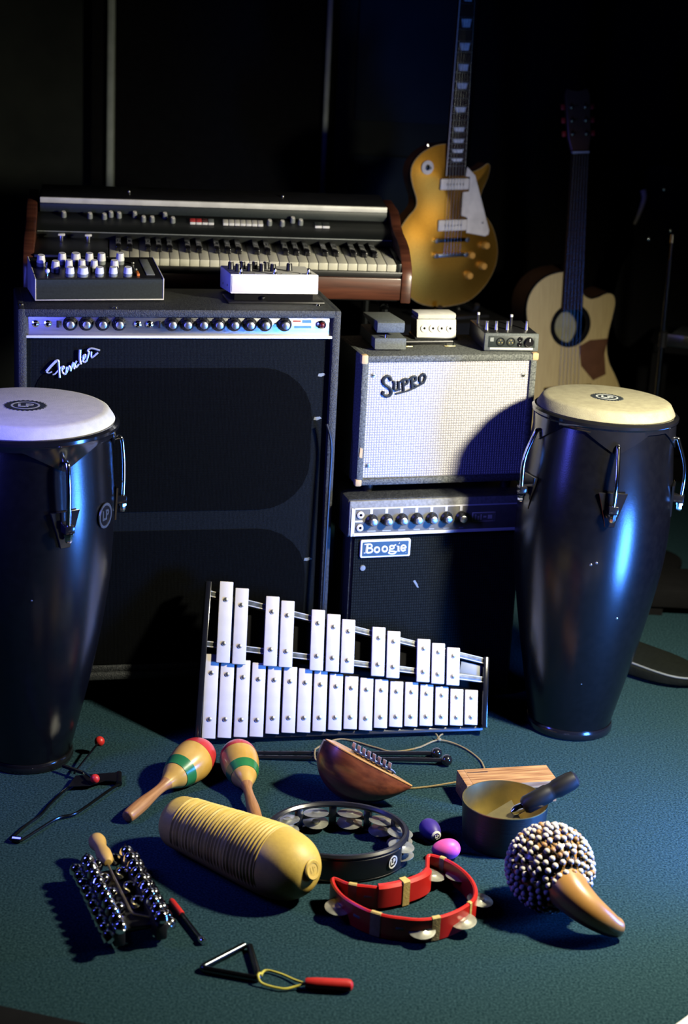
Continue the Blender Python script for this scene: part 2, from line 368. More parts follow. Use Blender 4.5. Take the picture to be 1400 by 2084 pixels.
# ------------------------------------------------------------------ tall amplifier with aluminium control strip
def fender():
    W, H, D, zb = 0.680, 0.875, 0.24, 0.042
    t = thing('guitar_amplifier', 'tall black amplifier with a silver knob strip and script nameplate, behind the left conga', 'amplifier',
              T(-0.6762, 3.5067, 0.0288) @ RZ(13.07) @ S(0.982, 0.982, 0.982))
    bm = B(); e = 0.018
    box(bm, 0, e, 0, D, zb, H, 0.005); box(bm, W - e, W, 0, D, zb, H, 0.005)
    box(bm, e * 0.6, W - e * 0.6, 0, D, H - e, H, 0.005); box(bm, e * 0.6, W - e * 0.6, 0, D, zb, zb + e, 0.005)
    box(bm, e * 0.8, W - e * 0.8, D - 0.02, D - 0.005, zb + 0.01, H - 0.01)
    obj('cabinet', bm, 'tolex', t)
    # control strip, slightly sloped
    ps = obj('control_panel', box(B(), 0.0145, W - 0.0145, 0.010, 0.016, 0.8165, 0.862, 0.001), 'alu', t)
    obj('panel_lip', box(B(), 0.0145, W - 0.0145, 0.003, 0.014, 0.8125, 0.8185, 0.0015), 'white_paint', t, label='worn pale lip under the knob strip')
    k0 = None
    for x in (0.1067, 0.1398, 0.1737, 0.2079, 0.3185, 0.3505, 0.3842, 0.4172, 0.4504, 0.4838, 0.5166, 0.5589):
        m = T(x, 0.010, 0.8425)
        if k0 is None: k0 = make_knob(t, m, 0.0152, 0.017, 0.0078)
        else: dup(k0, t, m)
    j0 = None
    for x in (0.0356, 0.0606, 0.2467, 0.2712):
        m = T(x, 0.010, 0.8420)
        if j0 is None: j0 = make_jack(t, m, 0.0075)
        else: dup(j0, t, m)
    s0 = obj('switch', box(B(), -0.003, 0.003, -0.008, 0, -0.007, 0.007, 0.001), 'black_plastic', t, T(0.0815, 0.010, 0.842))
    dup(s0, t, T(0.2920, 0.010, 0.842))
    jw = obj('pilot_jewel', lathe(B(), [(0, 0), (0.010, 0), (0.010, 0.004), (0.0075, 0.006), (0, 0.006)], 18, FACE), 'chrome', t, T(0.6388, 0.010, 0.8425))
    obj('lens', sph(B(), 0.0066, T(0, -0.006, 0), 14, 8), 'jewel_red', jw)
    # printed blocks right of the knobs
    for a, b, c, d, mm in ((0.577, 0.594, 0.8475, 0.8515, 'label_red'), (0.597, 0.617, 0.8455, 0.8525, 'label_blue'), (0.580, 0.617, 0.8345, 0.8395, 'label_blue')):
        obj('panel_print', box(B(), a, b, 0.0094, 0.0100, c, d), mm, t, smooth=0)
    # lower baffle, two rows of speaker openings behind the cloth
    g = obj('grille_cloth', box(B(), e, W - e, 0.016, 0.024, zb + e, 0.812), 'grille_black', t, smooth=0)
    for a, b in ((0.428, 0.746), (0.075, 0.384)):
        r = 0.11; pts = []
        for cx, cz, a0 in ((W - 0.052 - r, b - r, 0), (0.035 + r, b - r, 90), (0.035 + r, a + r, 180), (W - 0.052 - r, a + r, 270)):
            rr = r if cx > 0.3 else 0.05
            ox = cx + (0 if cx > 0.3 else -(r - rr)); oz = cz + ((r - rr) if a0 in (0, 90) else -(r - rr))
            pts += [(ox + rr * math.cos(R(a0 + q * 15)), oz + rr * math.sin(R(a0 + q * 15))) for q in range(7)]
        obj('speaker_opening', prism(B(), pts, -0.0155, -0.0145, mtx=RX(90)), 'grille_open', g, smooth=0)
    obj('bottom_rail', box(B(), e, W - e, 0.008, 0.016, zb + e, zb + e + 0.014, 0.003), 'tolex', t)
    # script nameplate, drawn stroke by stroke
    fx = lambda x, y: (0.0250 + (60 + x / 5.385 - 60) * 0.001016, 0.8115 - (y / 5.385) * 0.00103)
    L = [([(172, 374), (200, 388), (238, 372)], 0.0016), ([(178, 368), (225, 312), (284, 252)], 0.0030), ([(282, 250), (306, 252), (312, 320), (321, 440)], 0.0026),
         ([(245, 405), (270, 398), (300, 365), (338, 322)], 0.0016),
         [(342, 360), (366, 332), (360, 312), (346, 328), (352, 378), (376, 402), (398, 380)], [(396, 318), (392, 360), (384, 402)],
         [(398, 380), (428, 308), (440, 362)], [(440, 365), (470, 268), (476, 330), (490, 342)],
         [(508, 252), (490, 292), (500, 326), (532, 288)], ([(545, 128), (541, 230), (552, 290)], 0.0028),
         [(566, 262), (600, 206), (600, 182), (580, 200), (576, 255), (598, 268), (614, 250)],
         [(616, 252), (640, 160), (628, 140), (668, 112), (762, 136)], [(668, 150), (670, 216), (742, 160)]]
    obj('nameplate', strokes(B(), L, 0.0021, fx, 0.010), 'logo_metal', t, label='chrome script nameplate')
    for x in (0.05, W - 0.05):
        for y in (0.04, D - 0.04): obj('foot', lathe(B(), [(0, -0.0293), (0.016, -0.0293), (0.018, 0.0), (0.022, zb + 0.002), (0, zb + 0.002)], 16), 'rubber', t, T(x, y, 0))
    for x, y in ((0.008, 0.040), (0.2, 0.012), (0.640, 0.055)): obj('corner_stud', lathe(B(), [(0, 0), (0.006, 0), (0.005, 0.003), (0, 0.004)], 12), 'chrome', t, T(x, y, H - 0.0005))
    for z, x in ((0.634, 0.640), (0.731, 0.645), (0.31, 0.632)): obj('cloth_tear', prism(B(), [(x - 0.008, z - 0.003), (x, z - 0.004), (x + 0.010, z), (x + 0.006, z + 0.004), (x - 0.006, z + 0.003)], -0.0159, -0.0150, mtx=RX(90)), 'grey_plastic', g, smooth=0)
fender()

# ------------------------------------------------------------------ small amplifier with silver grille
def supro():
    W, H, D = 0.414, 0.305, 0.215
    t = thing('guitar_amplifier', 'small grey amplifier with a silver woven grille, standing on the knobbed amplifier', 'amplifier', T(0.0225, 3.6470, 0.5052) @ RZ(16) @ S(0.955, 0.955, 0.955))
    e = 0.017; bm = B()
    box(bm, 0, e, 0, D, 0.004, H, 0.006); box(bm, W - e, W, 0, D, 0.004, H, 0.006)
    box(bm, e * .6, W - e * .6, 0, D, H - e, H, 0.006); box(bm, e * .6, W - e * .6, 0, D, 0.004, 0.004 + e, 0.006)
    box(bm, e * .8, W - e * .8, D - 0.02, D - 0.006, 0.01, H - 0.01)
    obj('cabinet', bm, 'tolex_grey', t)
    obj('grille_cloth', box(B(), e, W - e, 0.008, 0.016, 0.02, H - e), 'grille_silver', t, smooth=0)
    for x, z in ((0.0294, 0.2582), (0.3836, 0.2545), (0.0273, 0.0500)):
        s = obj('grille_screw', lathe(B(), [(0, 0), (0.0055, 0), (0.0045, 0.002), (0, 0.003)], 14, FACE), 'steel', t, T(x, 0.0075, z))
        obj('screw_slot', box(B(), -0.0035, 0.0035, -0.0033, -0.0020, -0.0006, 0.0006), 'black_matte', s, smooth=0)
    for i, (x0, x1, z0, z1) in enumerate(((-0.002, 0.014, H - 0.020, H + 0.0015), (W - 0.014, W + 0.002, H - 0.016, H + 0.0015), (-0.002, 0.014, 0.003, 0.020))):
        obj('worn_corner', box(B(), x0, x1, -0.0015, 0.016, z0, z1, 0.004), 'worn_wood', t, label='bare wooden corner worn through the covering')
    obj('worn_patch', prism(B(), [(0.0045, 0.072), (0.011, 0.070), (0.012, 0.092), (0.0055, 0.095)], -0.0002, 0.0010, mtx=RX(90)), 'worn_wood', t, smooth=0)
    fx = lambda x, y: ((x - 365) / 3.0636 * 0.00113 + 0.0765, 0.2360 - ((y - 490) / 3.0636) * 0.00112 - 0)
    fx2 = lambda x, y: (fx(x, y)[0], fx(x, y)[1])
    L = [([(350, 462), (340, 440), (318, 436), (300, 458), (310, 486), (345, 510), (356, 538), (335, 560), (304, 548), (306, 528)], 0.0036),
         [(362, 470), (372, 474), (374, 515), (388, 522), (400, 510), (398, 466), (402, 512), (412, 516)],
         [(426, 462), (433, 530)], [(412, 470), (430, 456), (452, 456), (454, 478), (432, 492)],
         [(479, 448), (486, 510)], [(466, 456), (482, 442), (503, 440), (504, 462), (484, 474), (496, 490), (514, 498)],
         [(548, 424), (532, 442), (534, 470), (546, 480), (560, 468), (566, 442), (558, 426), (548, 424)],
         ([(384, 546), (470, 524), (560, 478)], 0.0022)]
    obj('nameplate', strokes(B(), L, 0.0030, fx2, 0.006), 'ink', t, label='dark raised lettering nameplate')
    for x in (0.128, 0.230):                                     # handle brackets on the top
        h = obj('handle_bracket', box(B(), -0.013, 0.013, -0.004, 0.004, 0, 0.002, 0.0007), 'brass_in', t, T(x, 0.085, H))
        obj('bracket_loop', tube(B(), smoothpath([(-0.008, 0, 0.001), (-0.008, 0, 0.011), (0.008, 0, 0.011), (0.008, 0, 0.001)], 4), 0.0014, 8), 'dark_steel', h)
    obj('handle', tube(B(), [(0.122, 0.085, H + 0.011), (0.236, 0.085, H + 0.011)], 0.0035, 8), 'black_plastic', t)
    for x in (0.04, W - 0.04):
        for y in (0.04, D - 0.04): obj('foot', lathe(B(), [(0, -0.0190), (0.011, -0.0190), (0.014, 0.005), (0, 0.005)], 14), 'rubber', t, T(x, y, 0))
supro()

# ------------------------------------------------------------------ amplifier with a row of seven knobs
def boogie():
    W, H, D = 0.435, 0.452, 0.15
    t = thing('guitar_amplifier', 'black amplifier with seven knobs and a framed nameplate, under the silver-grilled amplifier', 'amplifier', T(0.0071, 3.6220, 0.0495) @ RZ(16) @ S(0.968, 0.968, 0.968))
    bm = B()
    box(bm, 0.014, W - 0.014, 0.012, D, -0.0465, H - 0.012, 0.004)
    obj('cabinet', bm, 'tolex', t)
    obj('head_shell', box(B(), 0, W, 0.0, D, 0.362, H, 0.006), 'tolex', t)
    # grey vinyl surround, panel framed by pale lines
    obj('panel_surround', box(B(), 0.004, W - 0.004, -0.004, 0.004, 0.366, 0.448, 0.003), 'grey_vinyl', t)
    obj('control_panel', box(B(), 0.016, W - 0.016, -0.0055, -0.003, 0.3735, 0.4300, 0.0008), 'panel_boogie', t)
    for x0, x1, z0, z1 in ((0.0120, W - 0.012, 0.4288, 0.4318), (0.0120, W - 0.012, 0.3665, 0.3735), (0.0085, 0.0165, 0.3665, 0.4318), (0.0170, 0.0345, 0.3990, 0.4030)):
        obj('panel_line', box(B(), x0, x1, -0.0063, -0.0040, z0, z1, 0.0005), 'white_paint', t)
    k0 = None
    for i in range(7):
        x = 0.0558 + i * 0.0351; m = T(x, -0.0055, 0.4030)
        if k0 is None: k0 = make_knob(t, m, 0.0138, 0.018, 0.0082)
        else: dup(k0, t, m)
        obj('panel_mark', box(B(), x - 0.0045, x + 0.0015, -0.0062, -0.0053, 0.4180, 0.4292), 'white_plastic', t, smooth=0)
        cw = (0.0110, 0.0110, 0.0090, 0.0085, 0.0065, 0.0080, 0.0055)[i]
        obj('panel_caption', box(B(), x + 0.002 - cw, x + 0.002 + cw * 0.8, -0.0060, -0.0053, 0.3762, 0.3785), 'ink_pale', t, smooth=0)
    for z in (0.4165, 0.3865): make_jack(t, T(0.0290, -0.0055, z), 0.0082, 'cream')
    pl = obj('maker_badge', box(B(), 0.292, 0.318 + 0.03, -0.0062, -0.005, 0.3900, 0.4130, 0.001), 'cream', t)
    obj('badge_field', box(B(), 0.2945, 0.3455, -0.0066, -0.006, 0.3925, 0.4105), 'panel_boogie', pl, smooth=0)
    mark = B()
    for x0, x1, z0, z1 in ((0.299, 0.302, 0.395, 0.408), (0.305, 0.309, 0.395, 0.404), (0.312, 0.315, 0.395, 0.408), (0.319, 0.326, 0.400, 0.404), (0.330, 0.340, 0.397, 0.406)): box(mark, x0, x1, -0.0072, -0.0064, z0, z1)
    obj('badge_mark', mark, 'cream', pl, smooth=0)
    obj('grille_cloth', box(B(), 0.022, W - 0.022, 0.006, 0.014, -0.030, 0.360), 'grille_boogie', t, smooth=0)
    def rrect(x0, x1, z0, z1, r):
        q = []
        for cx, cz, a0 in ((x1 - r, z1 - r, 0), (x0 + r, z1 - r, 90), (x0 + r, z0 + r, 180), (x1 - r, z0 + r, 270)): q += [(cx + r * math.cos(R(a0 + k * 18)), cz + r * math.sin(R(a0 + k * 18))) for k in range(6)]
        return q
    s = obj('nameplate', prism(B(), rrect(0.0350, 0.1522, 0.3125, 0.3540, 0.0040), -0.006, 0.0, 0.0008, 1, RX(90)), 'white_paint', t, label='white-framed nameplate reading Boogie')
    obj('nameplate_field', prism(B(), rrect(0.0398, 0.1474, 0.3168, 0.3497, 0.0022), -0.0005, 0.0010, mtx=RX(90)), 'badge_teal', s)
    ell = lambda cx, cy, rx, ry: [(cx + rx * math.cos(R(k * 20)), cy + ry * math.sin(R(k * 20))) for k in range(19)]
    fxb = lambda x, y: (0.0350 + (x - 100) / 700 * 0.1172, 0.3540 - (y + (x - 100) * 25 / 700 - 90) / 260 * 0.0415)
    L = [([(188, 142), (184, 205), (182, 270)], 0.0031), ([(150, 145), (205, 141)], 0.0012), ([(148, 273), (205, 270)], 0.0012),
         ([(195, 143), (240, 148), (252, 172), (232, 197), (195, 201)], 0.0021), ([(195, 201), (248, 208), (262, 238), (242, 264), (192, 270)], 0.0023),
         (ell(325, 226, 34, 38), 0.0024), (ell(434, 216, 34, 38), 0.0024),
         (ell(533, 190, 29, 24), 0.0022), ([(562, 168), (592, 150)], 0.0016), ([(515, 214), (500, 236), (530, 250), (575, 252), (592, 268), (560, 288), (515, 286), (492, 272), (508, 254)], 0.0018),
         ([(624, 172), (625, 246)], 0.0027), ([(598, 251), (652, 247)], 0.0012), ([(602, 178), (626, 172)], 0.0012), ([(630, 128), (634, 132)], 0.0028),
         ([(668, 208), (728, 198), (716, 168), (688, 162), (664, 188), (666, 226), (694, 245), (732, 226)], 0.0022), ([(735, 268), (738, 270)], 0.0010)]
    obj('nameplate_lettering', strokes(B(), L, 0.002, fxb, -0.0008), 'white_paint', s)
    obj('grille_stud', lathe(B(), [(0, 0), (0.007, 0), (0.006, 0.003), (0, 0.004)], 16, FACE), 'grey_plastic', t, T(0.0440, 0.006, 0.2867))
    obj('cloth_scuff', prism(B(), [(0.165, 0.250), (0.170, 0.252), (0.176, 0.243), (0.180, 0.233), (0.176, 0.234), (0.168, 0.246)], -0.0058, -0.0052, mtx=RX(90)), 'grey_plastic', t, smooth=0)
    for x in (0.05, W - 0.05):
        for y in (0.05, D - 0.05): obj('foot', cyl(B(), 0.015, 0, 0.006, 14), 'rubber', t, T(x, y, -0.0511))
boogie()

# ------------------------------------------------------------------ congas
def conga(label, loc, rot, rh, Hh, prof, lug_angles, skin, badge=None, scuffs=(), lean=(0, 0)):
    t = thing('conga_drum', label, 'drum', T(*loc) @ RX(lean[0]) @ RY(lean[1]) @ RZ(rot))
    def rad(z):
        for (r0, z0), (r1, z1) in zip(prof, prof[1:]):
            if z0 <= z <= z1: return r0 + (r1 - r0) * (z - z0) / (z1 - z0)
        return prof[-1][0]
    P = smoothpath([(r, 0, z) for r, z in prof], 6); sm = [(p.x, p.z) for p in P]
    def rad(z):
        for (r0, z0), (r1, z1) in zip(sm, sm[1:]):
            if z0 <= z <= z1 + 1e-9: return r0 + (r1 - r0) * (z - z0) / max(1e-9, z1 - z0)
        return sm[-1][0]
    obj('shell', lathe(B(), [(0, 0.004)] + [(r, z) for r, z in sm] + [(0, sm[-1][1])], 96), 'conga_shell', t)
    rb = prof[0][0]
    obj('foot_ring', lathe(B(), [(rb - 0.01, 0), (rb + 0.003, 0), (rb + 0.0055, 0.004), (rb + 0.0055, 0.014), (rb + 0.003, 0.019), (rb - 0.002, 0.02)], 72), 'black_gloss', t)
    # skin: flat top, sloping tucked collar
    sk = obj('drum_skin', lathe(B(), [(0, Hh), (rh * 0.86, Hh - 0.0005), (rh * 0.905, Hh - 0.002), (rh * 0.935, Hh - 0.005), (rh * 0.99, Hh - 0.019), (rh, Hh - 0.0225), (rh * 0.985, Hh - 0.025), (rh * 0.9, Hh - 0.025)], 96), skin, t)
    # comfort rim: band whose lower edge drops to a point at every lug
    zt = Hh - 0.024; rings = []; nseg = 240
    for i in range(nseg):
        a = 2 * math.pi * i / nseg; d = min(abs((math.degrees(a) - (la - 90) + 180) % 360 - 180) for la in lug_angles)
        drop = 0.022 + 0.042 * max(0, 1 - d / 26.0)
        ca, sa = math.cos(a), math.sin(a)
        zl = zt - drop; ro = rh + 0.004; rl = max(rad(zl) + 0.004, ro - 0.012 + 0.012 * (0.022 / drop))
        sec = [(rh - 0.008, zt + 0.0005), (ro, zt + 0.0005), (ro + 0.005, zt - 0.004), (ro + 0.005, zt - 0.010), (ro + 0.001, zt - 0.015), (rl, zl), (rl - 0.003, zl), (rh - 0.010, zt - 0.012)]
        rings.append([(r * ca, r * sa, z) for r, z in sec])
    obj('rim', loft(B(), rings, closed=True), 'black_gloss', t)
    for la in lug_angles:                                   # J-hook, bracket plate, nut (angle 0 = towards the viewer)
        A = RZ(la)
        zl = zt - 0.060; z1 = zl - 0.115; rp = rad(z1 + 0.02); r2 = rad(z1)
        lug = obj('tension_lug', tube(B(), smoothpath([(0, -(rh - 0.002), zl + 0.012), (0, -(rh + 0.010), zl + 0.016), (0, -(rh + 0.016), zl + 0.006), (0, -(rp + 0.020), zl - 0.05), (0, -(rp + 0.018), z1 - 0.012)], 6), 0.0047, 12), 'chrome', t, A)
        zp = z1 + 0.035; pts = [(-0.030, zp), (0.030, zp), (0.012, zp - 0.062), (0.010, zp - 0.072), (-0.010, zp - 0.072), (-0.012, zp - 0.062)]
        bm = prism(B(), [(x, z - zp) for x, z in pts], -0.002, 0.003, 0.0008, 1, T(0, -(rad(zp) + 0.003), zp) @ RX(90))
        box(bm, -0.010, 0.010, -(rp + 0.026), -(rp - 0.006), z1 - 0.004, z1 + 0.012, 0.002)
        obj('bracket_plate', bm, 'black_gloss', lug)
        obj('lug_nut', lathe(B(), [(0, -0.022), (0.0055, -0.022), (0.0075, -0.018), (0.0075, -0.010), (0.0095, -0.009), (0.0095, -0.005), (0.006, -0.004), (0, -0.004)], 8, T(0, -(rp + 0.018), z1)), 'chrome', lug)
    # printed emblem on the skin
    q = []; nt_ = 28
    for i in range(nt_ * 2):
        r = rh * (0.245 if i % 2 else 0.218); q.append((r * math.cos(math.pi * i / nt_), r * math.sin(math.pi * i / nt_)))
    g = obj('skin_emblem', prism(B(), q, Hh - 0.0002, Hh + 0.0005), 'ink', t, smooth=0)
    ri = rh * 0.155
    bm = lathe(B(), [(ri * 0.90, Hh + 0.0004), (ri * 1.05, Hh + 0.0004), (ri * 1.05, Hh + 0.0008), (ri * 0.90, Hh + 0.0008), (ri * 0.90, Hh + 0.0004)], 40)
    merge(bm, text_bm('LP', ri * 1.15, 0.0003, ri * 0.04), T(0, 0, Hh + 0.0006) @ RZ(0))
    obj('emblem_mark', bm, 'ink_pale', g, smooth=0)
    if badge:
        la, zc = badge; rr = rad(zc) + 0.002; Mx = RZ(la) @ T(0, -rr, zc) @ RX(90)
        bm = lathe(B(), [(0.020, 0), (0.025, 0), (0.025, 0.002), (0.020, 0.002), (0.020, 0)], 36)
        merge(bm, text_bm('LP', 0.026, 0.001, 0.0010), T(0, 0, 0.001))
        b = obj('badge', bm, 'steel', t, Mx, label='metal maker badge')
        obj('badge_field', cyl(B(), 0.0225, -0.002, 0.0006, 32), 'black_gloss', b)
    for la, zc, s in scuffs:
        rr = rad(zc); obj('scuff', lathe(B(), [(0, 0), (s, 0), (s * 0.6, 0.0012), (0, 0.0015)], 8, RZ(la) @ T(0, -rr + 0.0002, zc) @ RX(90)), 'steel', t)
    return t

profR = [(0.090, 0.004), (0.093, 0.03), (0.112, 0.12), (0.136, 0.24), (0.156, 0.36), (0.163, 0.45), (0.161, 0.54), (0.152, 0.63), (0.144, 0.70)]
profL = [(0.088, 0.004), (0.091, 0.03), (0.118, 0.14), (0.144, 0.26), (0.163, 0.38), (0.170, 0.47), (0.172, 0.56), (0.168, 0.64), (0.164, 0.70)]
conga('black conga drum at the right with a cream skin', (0.519, 3.600, 0.001), -8, 0.145, 0.74, profR, (12, 84, 156, 228, 300), 'skin_r', scuffs=((30, 0.30, 0.0035), (2, 0.42, 0.003), (6, 0.425, 0.003), (8, 0.14, 0.002)), lean=(-1.4, 1.5))
conga('black conga drum at the left edge with a pale grey skin', (-0.624, 3.306, 0), 10, 0.172, 0.74, profL, (25, 97, 169, 241, 313), 'skin_l', badge=(60, 0.545), scuffs=((4, 0.40, 0.002),))

# ------------------------------------------------------------------ glockenspiel leaning back on the amplifiers
def glockenspiel():
    yaw, lean = 11.4, 29.0
    # local frame: x along the foot, y up the face, z out of the face
    t = thing('glockenspiel', 'glockenspiel with two rows of white metal bars, leaning behind the maracas', 'glockenspiel',
              T(-0.2857, 3.4054, 0.006) @ RZ(yaw) @ RX(90 - lean))
    ang = 4.6
    top = [((0.0701, 0.3315), (0.0568, 0.1582)), ((0.1028, 0.3167), (0.0905, 0.1541)), ((0.1674, 0.2979), (0.1576, 0.1485)), ((0.1998, 0.2878), (0.1905, 0.1453)), ((0.2649, 0.267), (0.2569, 0.1365)), ((0.2983, 0.2568), (0.2907, 0.1332)), ((0.3306, 0.2447), (0.3225, 0.1291)), ((0.397, 0.2266), (0.388, 0.1211)), ((0.4292, 0.2172), (0.421, 0.116)), ((0.4945, 0.1985), (0.4869, 0.1056)), ((0.5267, 0.1887), (0.5192, 0.1009)), ((0.5591, 0.1783), (0.5528, 0.0966))]
    bot = [((0.0363, 0.1787), (0.0223, 0.0012)), ((0.0694, 0.1732), (0.0553, 0.0014)), ((0.104, 0.164), (0.0884, 0.0017)), ((0.1373, 0.1575), (0.1214, 0.0015)), ((0.17, 0.1529), (0.1559, 0.0063)), ((0.2038, 0.1473), (0.1903, 0.0074)), ((0.2367, 0.1427), (0.2225, 0.0073)), ((0.2687, 0.1362), (0.2569, 0.0084)), ((0.3018, 0.1296), (0.2912, 0.0096)), ((0.3361, 0.1235), (0.3233, 0.0109)), ((0.3682, 0.1189), (0.357, 0.0074)), ((0.3992, 0.1152), (0.3915, 0.0109)), ((0.4315, 0.11), (0.4254, 0.0121)), ((0.4649, 0.1072), (0.4581, 0.012)), ((0.4976, 0.1015), (0.4918, 0.0123)), ((0.5311, 0.0959), (0.5255, 0.0126)), ((0.5641, 0.0897), (0.5584, 0.011)), ((0.5967, 0.0868), (0.5908, 0.0114))]
    sc0 = None
    def bar(a, b, z, u0, u1):
        nonlocal sc0
        cx, cy = (a[0] + b[0]) / 2, (a[1] + b[1]) / 2; L = math.hypot(a[0] - b[0], a[1] - b[1]); h = L / 2
        o = obj('bar', box(B(), -0.0145, 0.0145, -h, h, 0, 0.008, 0.0016), 'bar_white', t, T(cx, cy, z) @ RZ(-ang))
        for u in (u0, u1):
            m = T(0, -h + L * u, 0.008)
            if sc0 is None:
                sc0 = obj('screw', lathe(B(), [(0, 0), (0.0052, 0), (0.0052, 0.0010), (0.0042, 0.0028), (0.0022, 0.0034), (0, 0.0034)], 16), 'steel', o, m)
            else: dup(sc0, o, m)
        return o
    for a, b in top: bar(a, b, 0.030, 0.235, 0.775)
    for a, b in bot: bar(a, b, 0.018, 0.225, 0.775)
    def strip(nm, p, q, w, z0, z1, m='black_plastic'):
        d = Vector((q[0] - p[0], q[1] - p[1])); L = d.length; a = math.degrees(math.atan2(d.y, d.x))
        return obj(nm, box(B(), 0, L, -w / 2, w / 2, z0, z1, 0.0015), m, t, T(p[0], p[1], 0) @ RZ(a))
    strip('rail', (.034, .3080), (.630, .1480), 0.013, 0.016, 0.0285, 'rail_metal')
    strip('rail', (.020, .2010), (.622, .1080), 0.013, 0.016, 0.0285, 'rail_metal')
    strip('rail', (.010, .1400), (.624, .0700), 0.013, 0.006, 0.0165)
    strip('rail', (.002, .0410), (.620, .0300), 0.013, 0.006, 0.0165)
    strip('end_post', (-.001, .004), (.0330, .334), 0.012, 0.0, 0.034, 'black_gloss')
    strip('end_post', (.6185, .004), (.6330, .157), 0.012, 0.0, 0.034, 'black_gloss')
    strip('end_plate', (.575, .1345), (.622, .1225), 0.034, 0.010, 0.020, 'grey_plastic')
    obj('backing_board', prism(B(), [(0.000, 0.004), (0.619, 0.004), (0.632, 0.142), (0.033, 0.302)], 0.0005, 0.0045), 'black_matte', t, smooth=0)
    strip('foot_rail', (.000, .004), (.620, .004), 0.010, 0.0, 0.014)
    # folding props behind the frame, standing on the carpet
    for x, y in ((0.10, 0.268), (0.52, 0.150)):
        w0 = (T(-0.2857, 3.4054, 0.006) @ RZ(yaw) @ RX(90 - lean)) @ Vector((x, y, -0.003))
        w1 = Vector((w0.x, w0.y + 0.02, 0.005)); inv = (T(-0.2857, 3.4054, 0.006) @ RZ(yaw) @ RX(90 - lean)).inverted()
        obj('prop_leg', tube(B(), [inv @ w0, inv @ w1], 0.004, 8), 'black_plastic', t)
    for p_, q_ in (((.034, .3080), (.630, .1480)), ((.020, .2010), (.622, .1080))):
        d = Vector((q_[0] - p_[0], q_[1] - p_[1])).normalized(); n2 = Vector((-d.y, d.x)) * 0.0052
        for sg in (-1, 1):
            strip('rail_edge', (p_[0] + n2.x * sg, p_[1] + n2.y * sg), (q_[0] + n2.x * sg, q_[1] + n2.y * sg), 0.0026, 0.0275, 0.0298, 'nut_bone')
glockenspiel()

